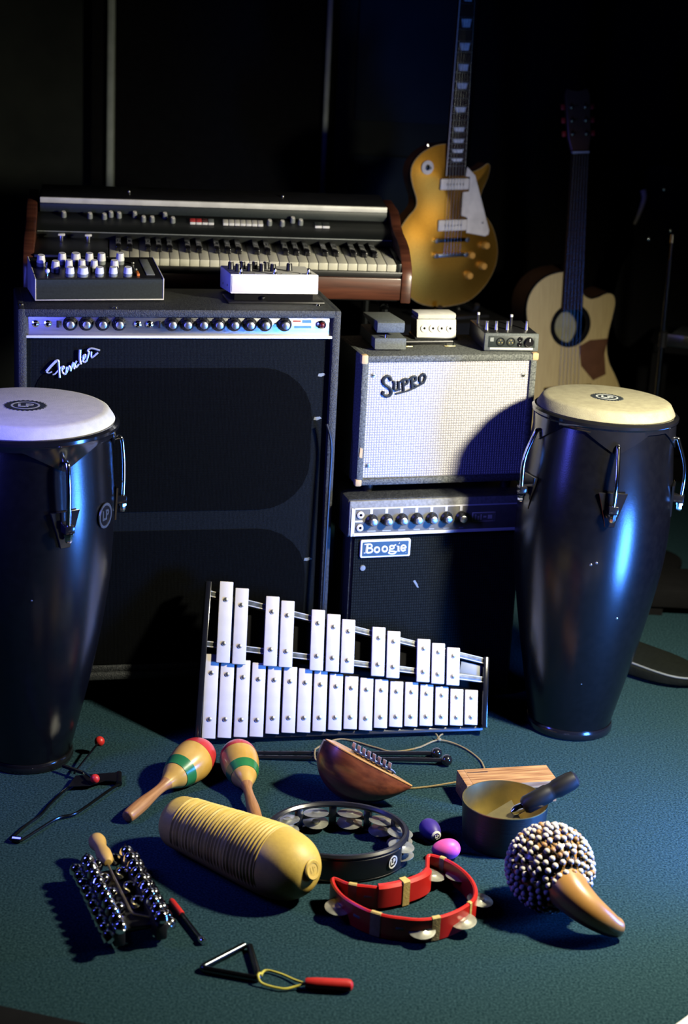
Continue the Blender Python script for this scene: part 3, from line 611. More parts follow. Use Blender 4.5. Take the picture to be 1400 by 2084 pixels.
# ------------------------------------------------------------------ synthesizer keyboard behind the tall amplifier
def keyboard():
    # local frame: x along the keys (0 = left end of the case), y back, z up; origin under the front edge
    W, D = 0.873, 0.36
    KX0 = 0.189; KW = 0.648; kw = KW / 29
    t = thing('synthesizer', 'black synthesizer keyboard in a dark wooden case, behind the tall amplifier', 'keyboard',
              T(-0.738, 3.892, 0.846) @ RZ(8.2) @ RX(6.4))
    obj('case_bottom', box(B(), 0.022, W - 0.022, 0.0, D, 0.0, 0.020, 0.003), 'black_matte', t)
    obj('front_board', box(B(), 0.022, W - 0.022, -0.006, 0.012, 0.004, 0.056, 0.003), 'mahogany', t)
    obj('key_slip', box(B(), 0.022, W - 0.022, -0.004, 0.016, 0.056, 0.070, 0.002), 'black_plastic', t)
    prof = [(-0.010, 0.0), (D, 0.0), (D, 0.146), (0.245, 0.150), (0.215, 0.142), (0.190, 0.128), (0.150, 0.120), (0.100, 0.118), (0.060, 0.112), (0.030, 0.098), (0.004, 0.080), (-0.010, 0.062)]
    for x in (0.0, W - 0.024):
        c = obj('end_cheek', prism(B(), prof, 0, 0.024, 0.003, 2, T(x, 0, 0) @ Matrix(((0, 0, 1, 0), (1, 0, 0, 0), (0, 1, 0, 0), (0, 0, 0, 1)))), 'mahogany', t)
    obj('left_panel', box(B(), 0.024, KX0 - 0.002, 0.004, 0.185, 0.066, 0.088, 0.002), 'synth_panel', t)
    obj('right_panel', box(B(), KX0 + KW + 0.002, W - 0.024, 0.004, 0.185, 0.066, 0.088, 0.002), 'synth_panel', t)
    obj('key_bed', box(B(), KX0 - 0.002, KX0 + KW + 0.002, 0.016, 0.185, 0.02, 0.066), 'black_matte', t)
    # keys
    w0 = obj('white_key', merge(box(B(), 0.0006, kw - 0.0006, 0.004, 0.150, 0.0665, 0.0855, 0.0012), B()), 'ivory_key', t, T(KX0, 0, 0))
    for i in range(1, 29): dup(w0, t, T(KX0 + i * kw, 0, 0))
    bk = B(); box(bk, -0.0062, 0.0062, 0.056, 0.150, 0.085, 0.0965, 0.0018)
    b0 = None
    for o in range(4):
        for p in (0.93, 2.07, 3.90, 5.0, 6.10):
            m = T(KX0 + (o * 7 + p) * kw, 0, 0)
            if b0 is None: b0 = obj('black_key', bk, 'black_gloss', t, m)
            else: dup(b0, t, m)
    # sloped control panel rising behind the keys
    slope = Matrix(((0, 0, 1, 0), (1, 0, 0, 0), (0, 1, 0, 0), (0, 0, 0, 1)))
    obj('fascia', prism(B(), [(0.150, 0.060), (0.150, 0.099), (0.157, 0.104), (0.235, 0.124), (0.35, 0.124), (0.35, 0.060)], 0, W - 0.048, 0.001, 1, T(0.024, 0, 0) @ slope), 'synth_panel', t)
    obj('fascia_edge', box(B(), 0.026, W - 0.026, 0.1515, 0.1560, 0.0985, 0.1020, 0.0008), 'grey_plastic', t)
    # lid with a bright front edge
    obj('lid', box(B(), 0.030, W - 0.030, 0.232, D - 0.004, 0.124, 0.160, 0.003), 'black_plastic', t)
    obj('lid_trim', box(B(), 0.030, W - 0.030, 0.228, 0.236, 0.147, 0.1605, 0.002), 'lid_silver', t, label='bright metal strip along the lid')
    obj('lid_trim', box(B(), 0.030, W - 0.030, 0.2300, 0.236, 0.126, 0.146, 0.001), 'gear_black', t)
    for x in (0.235, 0.60): obj('lid_stud', sph(B(), 0.0035, I4, 12, 8), 'steel', t, T(x, 0.30, 0.162))
    # controls on the slope: position along x, fraction u up the slope
    sa = math.degrees(math.atan2(0.020, 0.078))
    def on(x, u): return T(x, 0.157 + 0.078 * u, 0.104 + 0.020 * u) @ RX(sa)
    kb = B(); lathe(kb, [(0, 0), (0.0062, 0), (0.0058, 0.010), (0.005, 0.0115), (0, 0.0115)], 14)
    k0 = None
    for x, u in ((0.085, .75), (0.145, .72), (0.178, .70), (0.193, .84), (0.212, .80), (0.248, .86), (0.268, .62), (0.288, .62), (0.318, .86), (0.336, .60), (0.562, .62), (0.592, .60), (0.618, .82), (0.636, .70)):
        if k0 is None:
            k0 = obj('slider_knob', kb, 'grey_plastic', t, on(x, u)); obj('cap', cyl(B(), 0.0045, 0.0112, 0.0135, 12), 'light_grey', k0)
        else: dup(k0, t, on(x, u))
    def buttons(x0, x1, n, m, u0=.48):
        w = (x1 - x0) / n
        for i in range(n):
            b = obj('button', box(B(), 0.0006, w - 0.0006, -0.008, 0.012, 0, 0.006, 0.001), m if isinstance(m, str) else m[i], t, on(x0 + i * w, u0 + 0.12))
            obj('button_edge', box(B(), 0.0008, w - 0.0008, -0.0095, -0.0070, 0.001, 0.0068, 0.0005), 'white_plastic', b)
    buttons(0.375, 0.432, 4, ('maraca_red', 'maraca_red', 'jewel_red', 'grey_plastic'))
    buttons(0.452, 0.547, 7, 'light_grey')
    buttons(0.668, 0.704, 2, 'gear_black')
    # two bender levers on the left panel
    for x in (0.082, 0.142):
        s = obj('lever', box(B(), -0.0035, 0.0035, -0.003, 0.003, 0, 0.016, 0.001), 'steel', t, T(x, 0.11, 0.088))
        obj('lever_cap', box(B(), -0.008, 0.008, -0.005, 0.005, 0.015, 0.020, 0.002), 'white_plastic', s)
keyboard()

st = thing('keyboard_stand', 'black steel stand under the synthesizer', 'stand', T(-0.345, 4.12, -0.004) @ RZ(8.2))
for x in (-0.38, 0.40):
    obj('leg', tube(B(), [(x, -0.13, 0.012), (x, -0.13, 0.825), (x, -0.10, 0.8435)], 0.011, 10), 'dark_steel', st)
    obj('leg', tube(B(), [(x, 0.17, 0.012), (x, 0.17, 0.855), (x, 0.13, 0.868)], 0.011, 10), 'dark_steel', st)
    obj('crossbar', tube(B(), [(x, -0.13, 0.828), (x, 0.17, 0.857)], 0.010, 10), 'dark_steel', st)
    obj('foot_bar', tube(B(), [(x, -0.16, 0.011), (x, 0.24, 0.011)], 0.011, 10), 'dark_steel', st)
obj('back_bar', tube(B(), [(-0.38, 0.17, 0.45), (0.40, 0.17, 0.45)], 0.010, 10), 'dark_steel', st)

# ------------------------------------------------------------------ gear standing on the tall amplifier
def desktop_synth():
    W, D = 0.272, 0.135
    t = thing('desktop_synthesizer', 'black sloped effects box with white knobs, on the tall amplifier', 'synthesizer', T(-0.6540, 3.5756, 0.8884) @ RZ(17) @ S(0.982, 0.982, 0.982))
    side = [(0, 0.006), (D, 0.006), (D, 0.072), (0, 0.048)]
    sl = Matrix(((0, 0, 1, 0), (1, 0, 0, 0), (0, 1, 0, 0), (0, 0, 0, 1)))
    obj('case', prism(B(), side, 0.0025, W - 0.0025, 0.001, 1, sl), 'gear_black', t)
    for x in (0.0, W - 0.0025): obj('side_plate', prism(B(), [(-0.001, 0.004), (D, 0.004), (D, 0.074), (-0.001, 0.050)], 0, 0.0025, 0.0006, 1, T(x, 0, 0) @ sl), 'light_grey', t)
    obj('base_edge', box(B(), 0, W, -0.0015, 0.002, 0.004, 0.0065, 0.0006), 'light_grey', t)
    sa = math.degrees(math.atan2(0.024, D))
    top = T(0, 0, 0.048) @ RX(sa)
    obj('top_panel', box(B(), 0.004, W - 0.004, 0.004, D - 0.003, 0.0, 0.0015), 'black_plastic', t, top, smooth=0)
    kp = [(0.075, 0.018, 1), (0.102, 0.018, 1.25), (0.137, 0.018, 1), (0.166, 0.018, 1), (0.197, 0.018, 1), (0.048, 0.044, 1), (0.077, 0.050, .9), (0.104, 0.050, .9), (0.130, 0.048, .9), (0.173, 0.048, 1),
          (0.010 + 0.012, 0.080, 1), (0.068, 0.092, 1), (0.097, 0.092, 1.2), (0.126, 0.092, 1), (0.152, 0.092, 1), (0.192, 0.092, 1)]
    prot = {}
    for x, y, s in kp:
        h = 0.014 if y < 0.03 else 0.017; key = (s, h)
        m = top @ T(x, y, 0.0015)
        if key not in prot:
            k = obj('knob', lathe(B(), [(0, 0), (0.0092 * s, 0), (0.0092 * s, h * .5), (0.0088 * s, h * .52), (0, h * .52)], 20), 'grey_plastic', t, m)
            obj('knob_cap', lathe(B(), [(0, h * .5), (0.0096 * s, h * .5), (0.0092 * s, h * .62), (0.0078 * s, h * 1.35), (0.0070 * s, h * 1.42), (0, h * 1.42)], 20), 'white_plastic', k)
            prot[key] = k
        else: dup(prot[key], t, m)
    sw = obj('toggle', tube(B(), [(0, 0, 0), (0, 0.002, 0.018)], [0.0022, 0.0032], 10), 'chrome', t, top @ T(0.027, 0.012, 0.0015))
    dup(sw, t, top @ T(0.030, 0.052, 0.0015))
    obj('toggle_tip', sph(B(), 0.0052, I4, 14, 8), 'white_plastic', t, top @ T(0.027, 0.012, 0.0150))
    obj('rocker', box(B(), -0.003, 0.003, -0.010, 0.010, 0, 0.006, 0.001), 'ochre_paint', t, top @ T(0.219, 0.024, 0.0015), label='orange rocker switch')
    for y in (0.05, 0.09): obj('small_switch', box(B(), -0.003, 0.003, -0.003, 0.003, 0, 0.005, 0.001), 'steel', t, top @ T(0.219, y, 0.0015))
    obj('touch_strip', box(B(), 0.238, 0.256, 0.022, D - 0.018, 0.0012, 0.0028, 0.0005), 'grey_plastic', t, top)
    for x in (0.02, W - 0.02):
        for y in (0.02, D - 0.02): obj('foot', cyl(B(), 0.006, 0, 0.006, 12), 'rubber', t, T(x, y, 0))
desktop_synth()

def white_pedal():
    W, D, H = 0.192, 0.150, 0.041
    t = thing('effects_pedal', 'white effects box with black knobs, on the right of the tall amplifier', 'effects pedal', T(-0.2623, 3.6864, 0.8884) @ RZ(13) @ S(0.982, 0.982, 0.982))
    sl = Matrix(((0, 0, 1, 0), (1, 0, 0, 0), (0, 1, 0, 0), (0, 0, 0, 1)))
    z0 = 0.0
    body = T(0, 0, 0.0190) @ RX(-5.2)
    obj('stand_plate', box(B(), -0.006, W + 0.012, -0.018, 0.075, 0.0, 0.004, 0.0015), 'black_plastic', t)
    obj('stand_wedge', prism(B(), [(0.006, 0.004), (0.075, 0.004), (0.075, 0.0110), (0.006, 0.0175)], 0.01, W - 0.01, mtx=sl), 'black_matte', t)
    obj('case', prism(B(), [(0, z0), (D, z0 - 0.001), (D, z0 + H + 0.006), (0, z0 + H)], 0, W, 0.0022, 2, sl), 'white_paint', t, body)
    obj('front_plate', box(B(), 0.003, W - 0.003, -0.0012, 0.002, z0 + 0.003, z0 + H - 0.003, 0.0008), 'white_paint', t, body)
    k0 = None; z = z0 + H + 0.002
    for x, y in ((0.013, 0.055), (0.023, 0.030), (0.040, 0.060), (0.050, 0.034), (0.067, 0.060), (0.077, 0.034), (0.092, 0.060), (0.101, 0.034), (0.140, 0.045)):
        m = body @ T(x, y * 1.5, z - 0.0015 + y * 0.06)
        if k0 is None:
            k0 = obj('knob', lathe(B(), [(0, 0), (0.0075, 0), (0.0068, 0.003), (0.0062, 0.014), (0.0055, 0.016), (0, 0.016)], 16), 'black_plastic', t, m)
            obj('knob_cap', cyl(B(), 0.0042, 0.0155, 0.0168, 12), 'light_grey', k0)
        else: dup(k0, t, m)
    f0 = None
    for x in (0.024, 0.098, 0.172):
        m = body @ T(x, 0.010, z - 0.002)
        if f0 is None: f0 = obj('footswitch', lathe(B(), [(0, 0), (0.0065, 0), (0.0065, 0.003), (0.0038, 0.004), (0.0036, 0.012), (0.003, 0.0135), (0, 0.0135)], 14), 'chrome', t, m)
        else: dup(f0, t, m)
    for x in (0.055, 0.115, 0.155): obj('panel_print', box(B(), x, x + 0.022, 0.016, 0.021, z - 0.003, z - 0.0004), 'grey_plastic', t, body, smooth=0)
    for y, q in ((0.03, 0.022), (0.075, 0.020)): obj('side_screw', lathe(B(), [(0, 0), (0.003, 0), (0.002, 0.001), (0, 0.0012)], 10, RY(-90)), 'dark_steel', t, body @ T(0.0002, y * 1.4, z0 + q - 0.008))
    obj('thumb_screw', lathe(B(), [(0, 0), (0.004, 0), (0.004, 0.007), (0.002, 0.009), (0, 0.009)], 12, FACE), 'chrome', t, T(0.072, 0.006, 0.010))
white_pedal()

# ------------------------------------------------------------------ gear standing on the silver-grilled amplifier
zs = 0.7967; zf = S(0.96, 0.96, 0.96)
def wah_pedal():
    t = thing('wah_pedal', 'dark grey rocker pedal on the left of the silver-grilled amplifier', 'effects pedal', T(0.0474, 3.6960, zs) @ RZ(13) @ zf)
    W = 0.073; sl = Matrix(((0, 0, 1, 0), (1, 0, 0, 0), (0, 1, 0, 0), (0, 0, 0, 1)))
    obj('body', prism(B(), [(0, 0.004), (0.15, 0.004), (0.15, 0.030), (0.004, 0.028)], 0, W, 0.003, 2, sl), 'grey_treadle', t)
    obj('treadle', prism(B(), [(0.010, 0.040), (0.15, 0.052), (0.15, 0.058), (0.012, 0.066), (0.006, 0.062), (0.006, 0.046)], 0.005, W - 0.005, 0.002, 2, sl), 'grey_treadle', t)
    obj('pivot', box(B(), 0.015, W - 0.015, 0.06, 0.10, 0.028, 0.046), 'black_matte', t)
    obj('switch_button', lathe(B(), [(0, 0), (0.005, 0), (0.004, 0.007), (0, 0.009)], 12), 'chrome', t, T(0.028, 0.012, 0.028))
    for x in (0.014, W - 0.014):
        for y in (0.02, 0.13): obj('foot', cyl(B(), 0.006, 0, 0.005, 10), 'rubber', t, T(x, y, 0))
wah_pedal()

def volume_pedal():
    t = thing('volume_pedal', 'pale grey pedal with four white-ringed sockets, on the silver-grilled amplifier', 'effects pedal', T(0.1404, 3.8350, zs) @ RZ(13) @ zf)
    W = 0.094; sl = Matrix(((0, 0, 1, 0), (1, 0, 0, 0), (0, 1, 0, 0), (0, 0, 0, 1)))
    obj('base', box(B(), -0.004, W + 0.004, 0.0, 0.060, 0.0, 0.006, 0.0015), 'black_plastic', t)
    obj('front_body', prism(B(), [(0.0, 0.006), (0.060, 0.006), (0.060, 0.046), (0.008, 0.046)], 0, W, 0.002, 2, sl), 'light_grey', t)
    obj('treadle', prism(B(), [(0.006, 0.048), (0.065, 0.050), (0.065, 0.058), (0.010, 0.0605), (0.005, 0.057)], 0.002, W - 0.002, 0.0015, 2, sl), 'light_grey', t)
    for i in range(4):
        j = obj('socket', lathe(B(), [(0.003, 0), (0.0085, 0), (0.0085, 0.002), (0.006, 0.003), (0.003, 0.002), (0.003, 0)], 20, FACE), 'white_plastic', t, T(0.0175 + i * 0.0205, 0.0035, 0.026) @ RX(-11))
        obj('socket_hole', cyl(B(), 0.003, 0, 0.0012, 12, FACE), 'black_matte', j)
volume_pedal()

def mixer():
    t = thing('audio_interface', 'small black mixer box with round sockets, on the right of the silver-grilled amplifier', 'mixer', T(0.2842, 3.7466, zs) @ RZ(10) @ zf)
    W, D, H = 0.124, 0.155, 0.0415
    obj('case', box(B(), 0, W, 0.003, D, 0.003, H, 0.003), 'black_plastic', t)
    obj('front_frame', box(B(), -0.001, W + 0.001, 0.0, 0.008, 0.002, H + 0.001, 0.003), 'grey_treadle', t)
    obj('front_plate', box(B(), 0.008, W - 0.008, -0.0008, 0.004, 0.010, H - 0.005, 0.0006), 'gear_black', t)
    obj('front_strip', box(B(), 0.012, W - 0.012, -0.0016, 0.002, 0.0055, 0.0100, 0.0006), 'light_grey', t)
    for x in (0.036, 0.060):
        c = obj('combo_socket', lathe(B(), [(0.0078, 0), (0.0100, 0), (0.0100, 0.0016), (0.0078, 0.0016), (0.0078, 0)], 22, FACE), 'dark_steel', t, T(x, -0.0006, 0.0235))
        bm = B()
        for a in (90, 210, 330): cyl(bm, 0.0015, 0, 0.0012, 8, T(0.004 * math.cos(R(a)), 0, 0.004 * math.sin(R(a))) @ FACE)
        obj('socket_pins', bm, 'brass_in', c)
    for z in (0.030, 0.018): make_jack(t, T(0.081, -0.0006, z), 0.0058, 'black_gloss')
    k = obj('volume_dial', lathe(B(), [(0, 0), (0.0115, 0), (0.0105, 0.006), (0.009, 0.008), (0, 0.008)], 24, FACE), 'black_gloss', t, T(0.102, -0.0006, 0.0235))
    obj('pointer', box(B(), -0.0008, 0.0008, -0.0088, -0.0078, 0.002, 0.009), 'light_grey', k, smooth=0)
    obj('panel_print', box(B(), 0.012, 0.020, -0.0013, -0.0005, 0.024, 0.033), 'grey_plastic', t, smooth=0)
    for x, y, h, m in ((0.010, 0.115, .020, 'white_plastic'), (0.014, 0.045, .015, 'steel'), (0.036, 0.045, .015, 'steel'), (0.062, 0.045, .015, 'steel'), (0.083, 0.095, .020, 'white_plastic'), (0.108, 0.050, .015, 'steel')):
        s = obj('top_knob', lathe(B(), [(0, 0), (0.0044, 0), (0.0030, h), (0, h)], 12), 'steel' if m == 'steel' else 'black_plastic', t, T(x, y, H))
        obj('knob_tip', lathe(B(), [(0, h), (0.0033, h), (0.0033, h + 0.005), (0, h + 0.006)], 12), m, s)
    for x in (0.015, W - 0.015):
        for y in (0.02, D - 0.02): obj('foot', cyl(B(), 0.006, 0, 0.004, 10), 'rubber', t, T(x, y, 0))
mixer()

# ------------------------------------------------------------------ guitars
def ring_at(outline, s, z, c):
    return [(c[0] + (p[0] - c[0]) * s, c[1] + (p[1] - c[1]) * s, z) for p in outline]

def inset(outline, d):
    """offset a closed outline inwards by d (counter-clockwise outline)"""
    n = len(outline); out = []
    for i in range(n):
        a = Vector(outline[i - 1]); b = Vector(outline[i]); c = Vector(outline[(i + 1) % n])
        t = (c - a); t = Vector((t.x, t.y)); t.normalize(); out.append((b[0] - t.y * d, b[1] + t.x * d))
    return out

def ccw(p):
    a = sum(p[i - 1][0] * p[i][1] - p[i][0] * p[i - 1][1] for i in range(len(p)))
    return p if a > 0 else list(reversed(p))

def electric_guitar():
    # local: x right, y up the neck, z out of the face
    k = 1.045
    t = thing('electric_guitar', 'gold-topped electric guitar with a cream scratchplate, standing upright behind the keyboard', 'guitar',
              T(0.2564, 4.80, 0.859) @ RZ(30) @ RX(90 - 0))
    half = [(0.0165, .262), (-.045, .260), (-.075, .255), (-.1097, .2384), (-.1326, .2142), (-.1384, .1878), (-.1309, .1574), (-.1172, .1228), (-.1190, .100), (-.1400, .0774), (-.1590, .0500), (-.1690, .0150),
            (-.1690, -.030), (-.1570, -.078), (-.1300, -.118), (-.0900, -.146), (-.0400, -.1575), (.0075, -.1582), (.0633, -.1469), (.1081, -.1127), (.1355, -.0696), (.1436, -.0258), (.1352, .0144), (.1177, .0507),
            (.0916, .079), (.0790, .098), (.0753, .1147), (.0815, .1418), (.0952, .1727), (.0999, .1998), (.0920, .2095), (.0765, .2001), (.0539, .1907), (.0355, .1891), (.0200, .205)]
    P = smoothpath([(x * k, y * k, 0) for x, y in half], 4, closed=True)
    out = ccw([(p.x, p.y) for p in P])
    # carved top: height grows with the distance from the edge
    c = (-0.012 * k, 0.055 * k)
    def carve(x, y):
        d = min(math.hypot(x - a_, y - b_) for a_, b_ in out); q = min(1.0, d / 0.105); return 0.001 + 0.0135 * (q * q * (3 - 2 * q) * 0.55 + q * 0.45)
    rings = [[(x, y, 0.0) for x, y in out]]
    for s in [1.0] + [0.985 - 0.0545 * i for i in range(18)]:
        rings.append([(lambda X, Y: (X, Y, carve(X, Y)))(c[0] + (x - c[0]) * s, c[1] + (y - c[1]) * s) for x, y in out])
    obj('carved_top', loft(B(), rings), 'gold', t, smooth=60)
    bm = loft(B(), [[(x, y, -0.001) for x, y in out], [(x, y, -0.042) for x, y in out], [(x, y, -0.046) for x, y in inset(out, 0.004)]])
    obj('body', bm, 'guitar_brown', t)
    rb = loft(B(), [[(x, y, z) for x, y in inset(out, d)] for d, z in ((-0.0008, -0.0035), (-0.0008, 0.0005), (0.0008, 0.0013), (0.0010, -0.0035))], closed=True)
    obj('binding', rb, 'old_binding', t)
    xc = -0.0155 * k
    # neck and fingerboard (22 frets)
    y_end, y_nut = 0.182 * k, 0.182 * k + 0.478
    wE, wN = 0.0285, 0.0215
    def wid(y): return wE + (wN - wE) * (y - y_end) / (y_nut - y_end)
    fb = loft(B(), [[(xc - wid(y), y, 0.012), (xc + wid(y), y, 0.012), (xc + wid(y), y, 0.0205), (xc, y, 0.0222), (xc - wid(y), y, 0.0205)] for y in (y_end, y_nut)])
    obj('fingerboard', fb, 'rosewood', t)
    for s in (-1, 1):
        obj('neck_binding', tube(B(), [(xc + s * wid(y_end), y_end, 0.0185), (xc + s * wid(y_nut), y_nut, 0.0185)], 0.0016, 6), 'cream', t)
    nk = loft(B(), [[(xc - w_, y, 0.013), (xc - w_ * .8, y, 0.013 - d * .7), (xc, y, 0.013 - d), (xc + w_ * .8, y, 0.013 - d * .7), (xc + w_, y, 0.013)] for y, w_, d in ((0.205, .028, .03), (0.30, wid(.30), .021), (y_nut, wid(y_nut), .019))])
    obj('neck', nk, 'guitar_brown', t)
    SL = 0.628; yb = y_nut - SL
    fy = [yb + SL * 2 ** (-f / 12) for f in range(0, 23)]
    for f in range(1, 23):
        if fy[f] > y_end + 0.001:
            w_ = wid(fy[f]); obj('fret', tube(B(), [(xc - w_ + .001, fy[f], 0.0210), (xc, fy[f], 0.0226), (xc + w_ - .001, fy[f], 0.0210)], 0.0011, 6), 'steel', t)
    for f in (1, 3, 5, 7, 9, 12, 15, 17, 19, 21):
        a, b = fy[f], fy[f - 1]; g = (b - a) * 0.16; w1, w2 = wid(a) * 0.66, wid(a) * 0.50
        if a < y_end: continue
        obj('inlay', prism(B(), [(xc - w2, a + g), (xc + w2, a + g), (xc + w1, b - g), (xc - w1, b - g)], 0.0212, 0.0224), 'pearl', t, smooth=0)
    # headstock (above the picture) with tuners
    hs = [(-0.022, 0), (0.022, 0), (0.036, 0.03), (0.040, 0.16), (0.030, 0.17), (0.012, 0.165), (0, 0.175), (-0.012, 0.165), (-0.030, 0.17), (-0.040, 0.16), (-0.036, 0.03)]
    h = obj('headstock', prism(B(), hs, -0.002, 0.012, 0.002, 1, T(xc, y_nut, 0.006) @ RX(-10)), 'black_gloss', t)
    for s in (-1, 1):
        for q in (0.045, 0.085, 0.125):
            obj('tuner', merge(cyl(B(), 0.004, 0.010, 0.022, 10), sphb(0.008, T(s * 0.034, 0, 0.004)), I4), 'steel', h, T(xc + s * 0.022, y_nut + q, 0.006 - q * 0.18))
    # pickups, plate, bridge, tailpiece
    def pick(y, m, dx=0):
        p = obj('pickup', box(B(), xc - 0.0450 + dx, xc + 0.0450 + dx, y - 0.0150, y + 0.0150, 0.0110, 0.0205, 0.0025), m, t)
        bm = B()
        for i in range(6): cyl(bm, 0.0024, 0.0203, 0.0214, 8, T(xc + dx + (-25 + i * 10) * 0.001, y, 0))
        obj('pole_screws', bm, 'steel', p)
    pick(0.1610 * k, 'cream'); pick(0.0560 * k, 'cream', 0.001)
    gp = [(0.0200, .204), (0.0460, .182), (0.1010, .0400), (0.1000, .0290), (0.0900, .0240), (0.0300, .0350), (0.0300, .074), (0.0110, .080), (0.0110, .140), (0.0300, .142), (0.0300, .178), (0.0170, .180)]
    gp = [(x * k, y * k) for x, y in gp]
    s = obj('scratchplate', prism(B(), ccw(gp), 0.0150, 0.0180, 0.0010, 1), 'cream', t)
    obj('plate_screw', cyl(B(), 0.0028, 0.0178, 0.0188, 10), 'steel', s, T(0.0780 * k, 0.0600 * k, 0))
    for y, m in ((0.0185 * k, 'dark_steel'), (-0.0205 * k, 'steel')):
        b = obj('bridge' if y > 0 else 'tailpiece', box(B(), xc - 0.0460, xc + 0.0480, y - 0.0055, y + 0.0055, 0.0165, 0.0255, 0.003), m, t)
        for s_ in (-1, 1): obj('post', lathe(B(), [(0, 0.010), (0.0065, 0.010), (0.0065, 0.0265), (0, 0.0275)], 12), 'steel', b, T(xc + s_ * 0.0480, y, 0))
    for x, y in ((.096, -.0005), (.0525, -.0244), (.092, -.0546), (.05, -.078)):
        kk = obj('control_knob', lathe(B(), [(0, 0), (0.0115, 0), (0.0110, 0.006), (0.0085, 0.013), (0, 0.0135)], 18), 'amber', t, T(x * k, y * k, 0.0085))
    tg = obj('selector_plate', lathe(B(), [(0.006, 0), (0.0185, 0), (0.0185, 0.0018), (0.006, 0.0018), (0.006, 0)], 28), 'cream', t, T(-0.0950 * k, 0.2030 * k, 0.0075))
    obj('selector_switch', lathe(B(), [(0, 0), (0.0075, 0), (0.0075, 0.003), (0.003, 0.004), (0.0022, 0.012), (0.0035, 0.016), (0, 0.018)], 14), 'dark_steel', tg)
    sb = obj('strap_button', lathe(B(), [(0, 0), (0.004, 0), (0.003, 0.006), (0.0065, 0.012), (0, 0.013)], 12), 'chrome', t, T(-0.082 * k, 0.2540 * k, -0.018) @ RX(-90) @ RY(-18))
    for i in range(6):
        f = (i - 2.5) / 2.5
        obj('string', tube(B(), [(xc + f * 0.0252, -0.0205 * k, 0.0262), (xc + f * 0.0252, 0.0185 * k, 0.0268), (xc + f * 0.0180, y_nut, 0.0245)], 0.0003 if i > 2 else 0.0005, 5), 'dark_steel', t)
    obj('nut', box(B(), xc - 0.0215, xc + 0.0215, y_nut, y_nut + 0.005, 0.012, 0.0245), 'nut_bone', t)
def sphb(r, m): return _sph_bm(r, m)
def _sph_bm(r, m):
    return sph(B(), r, m, 10, 6)
electric_guitar()

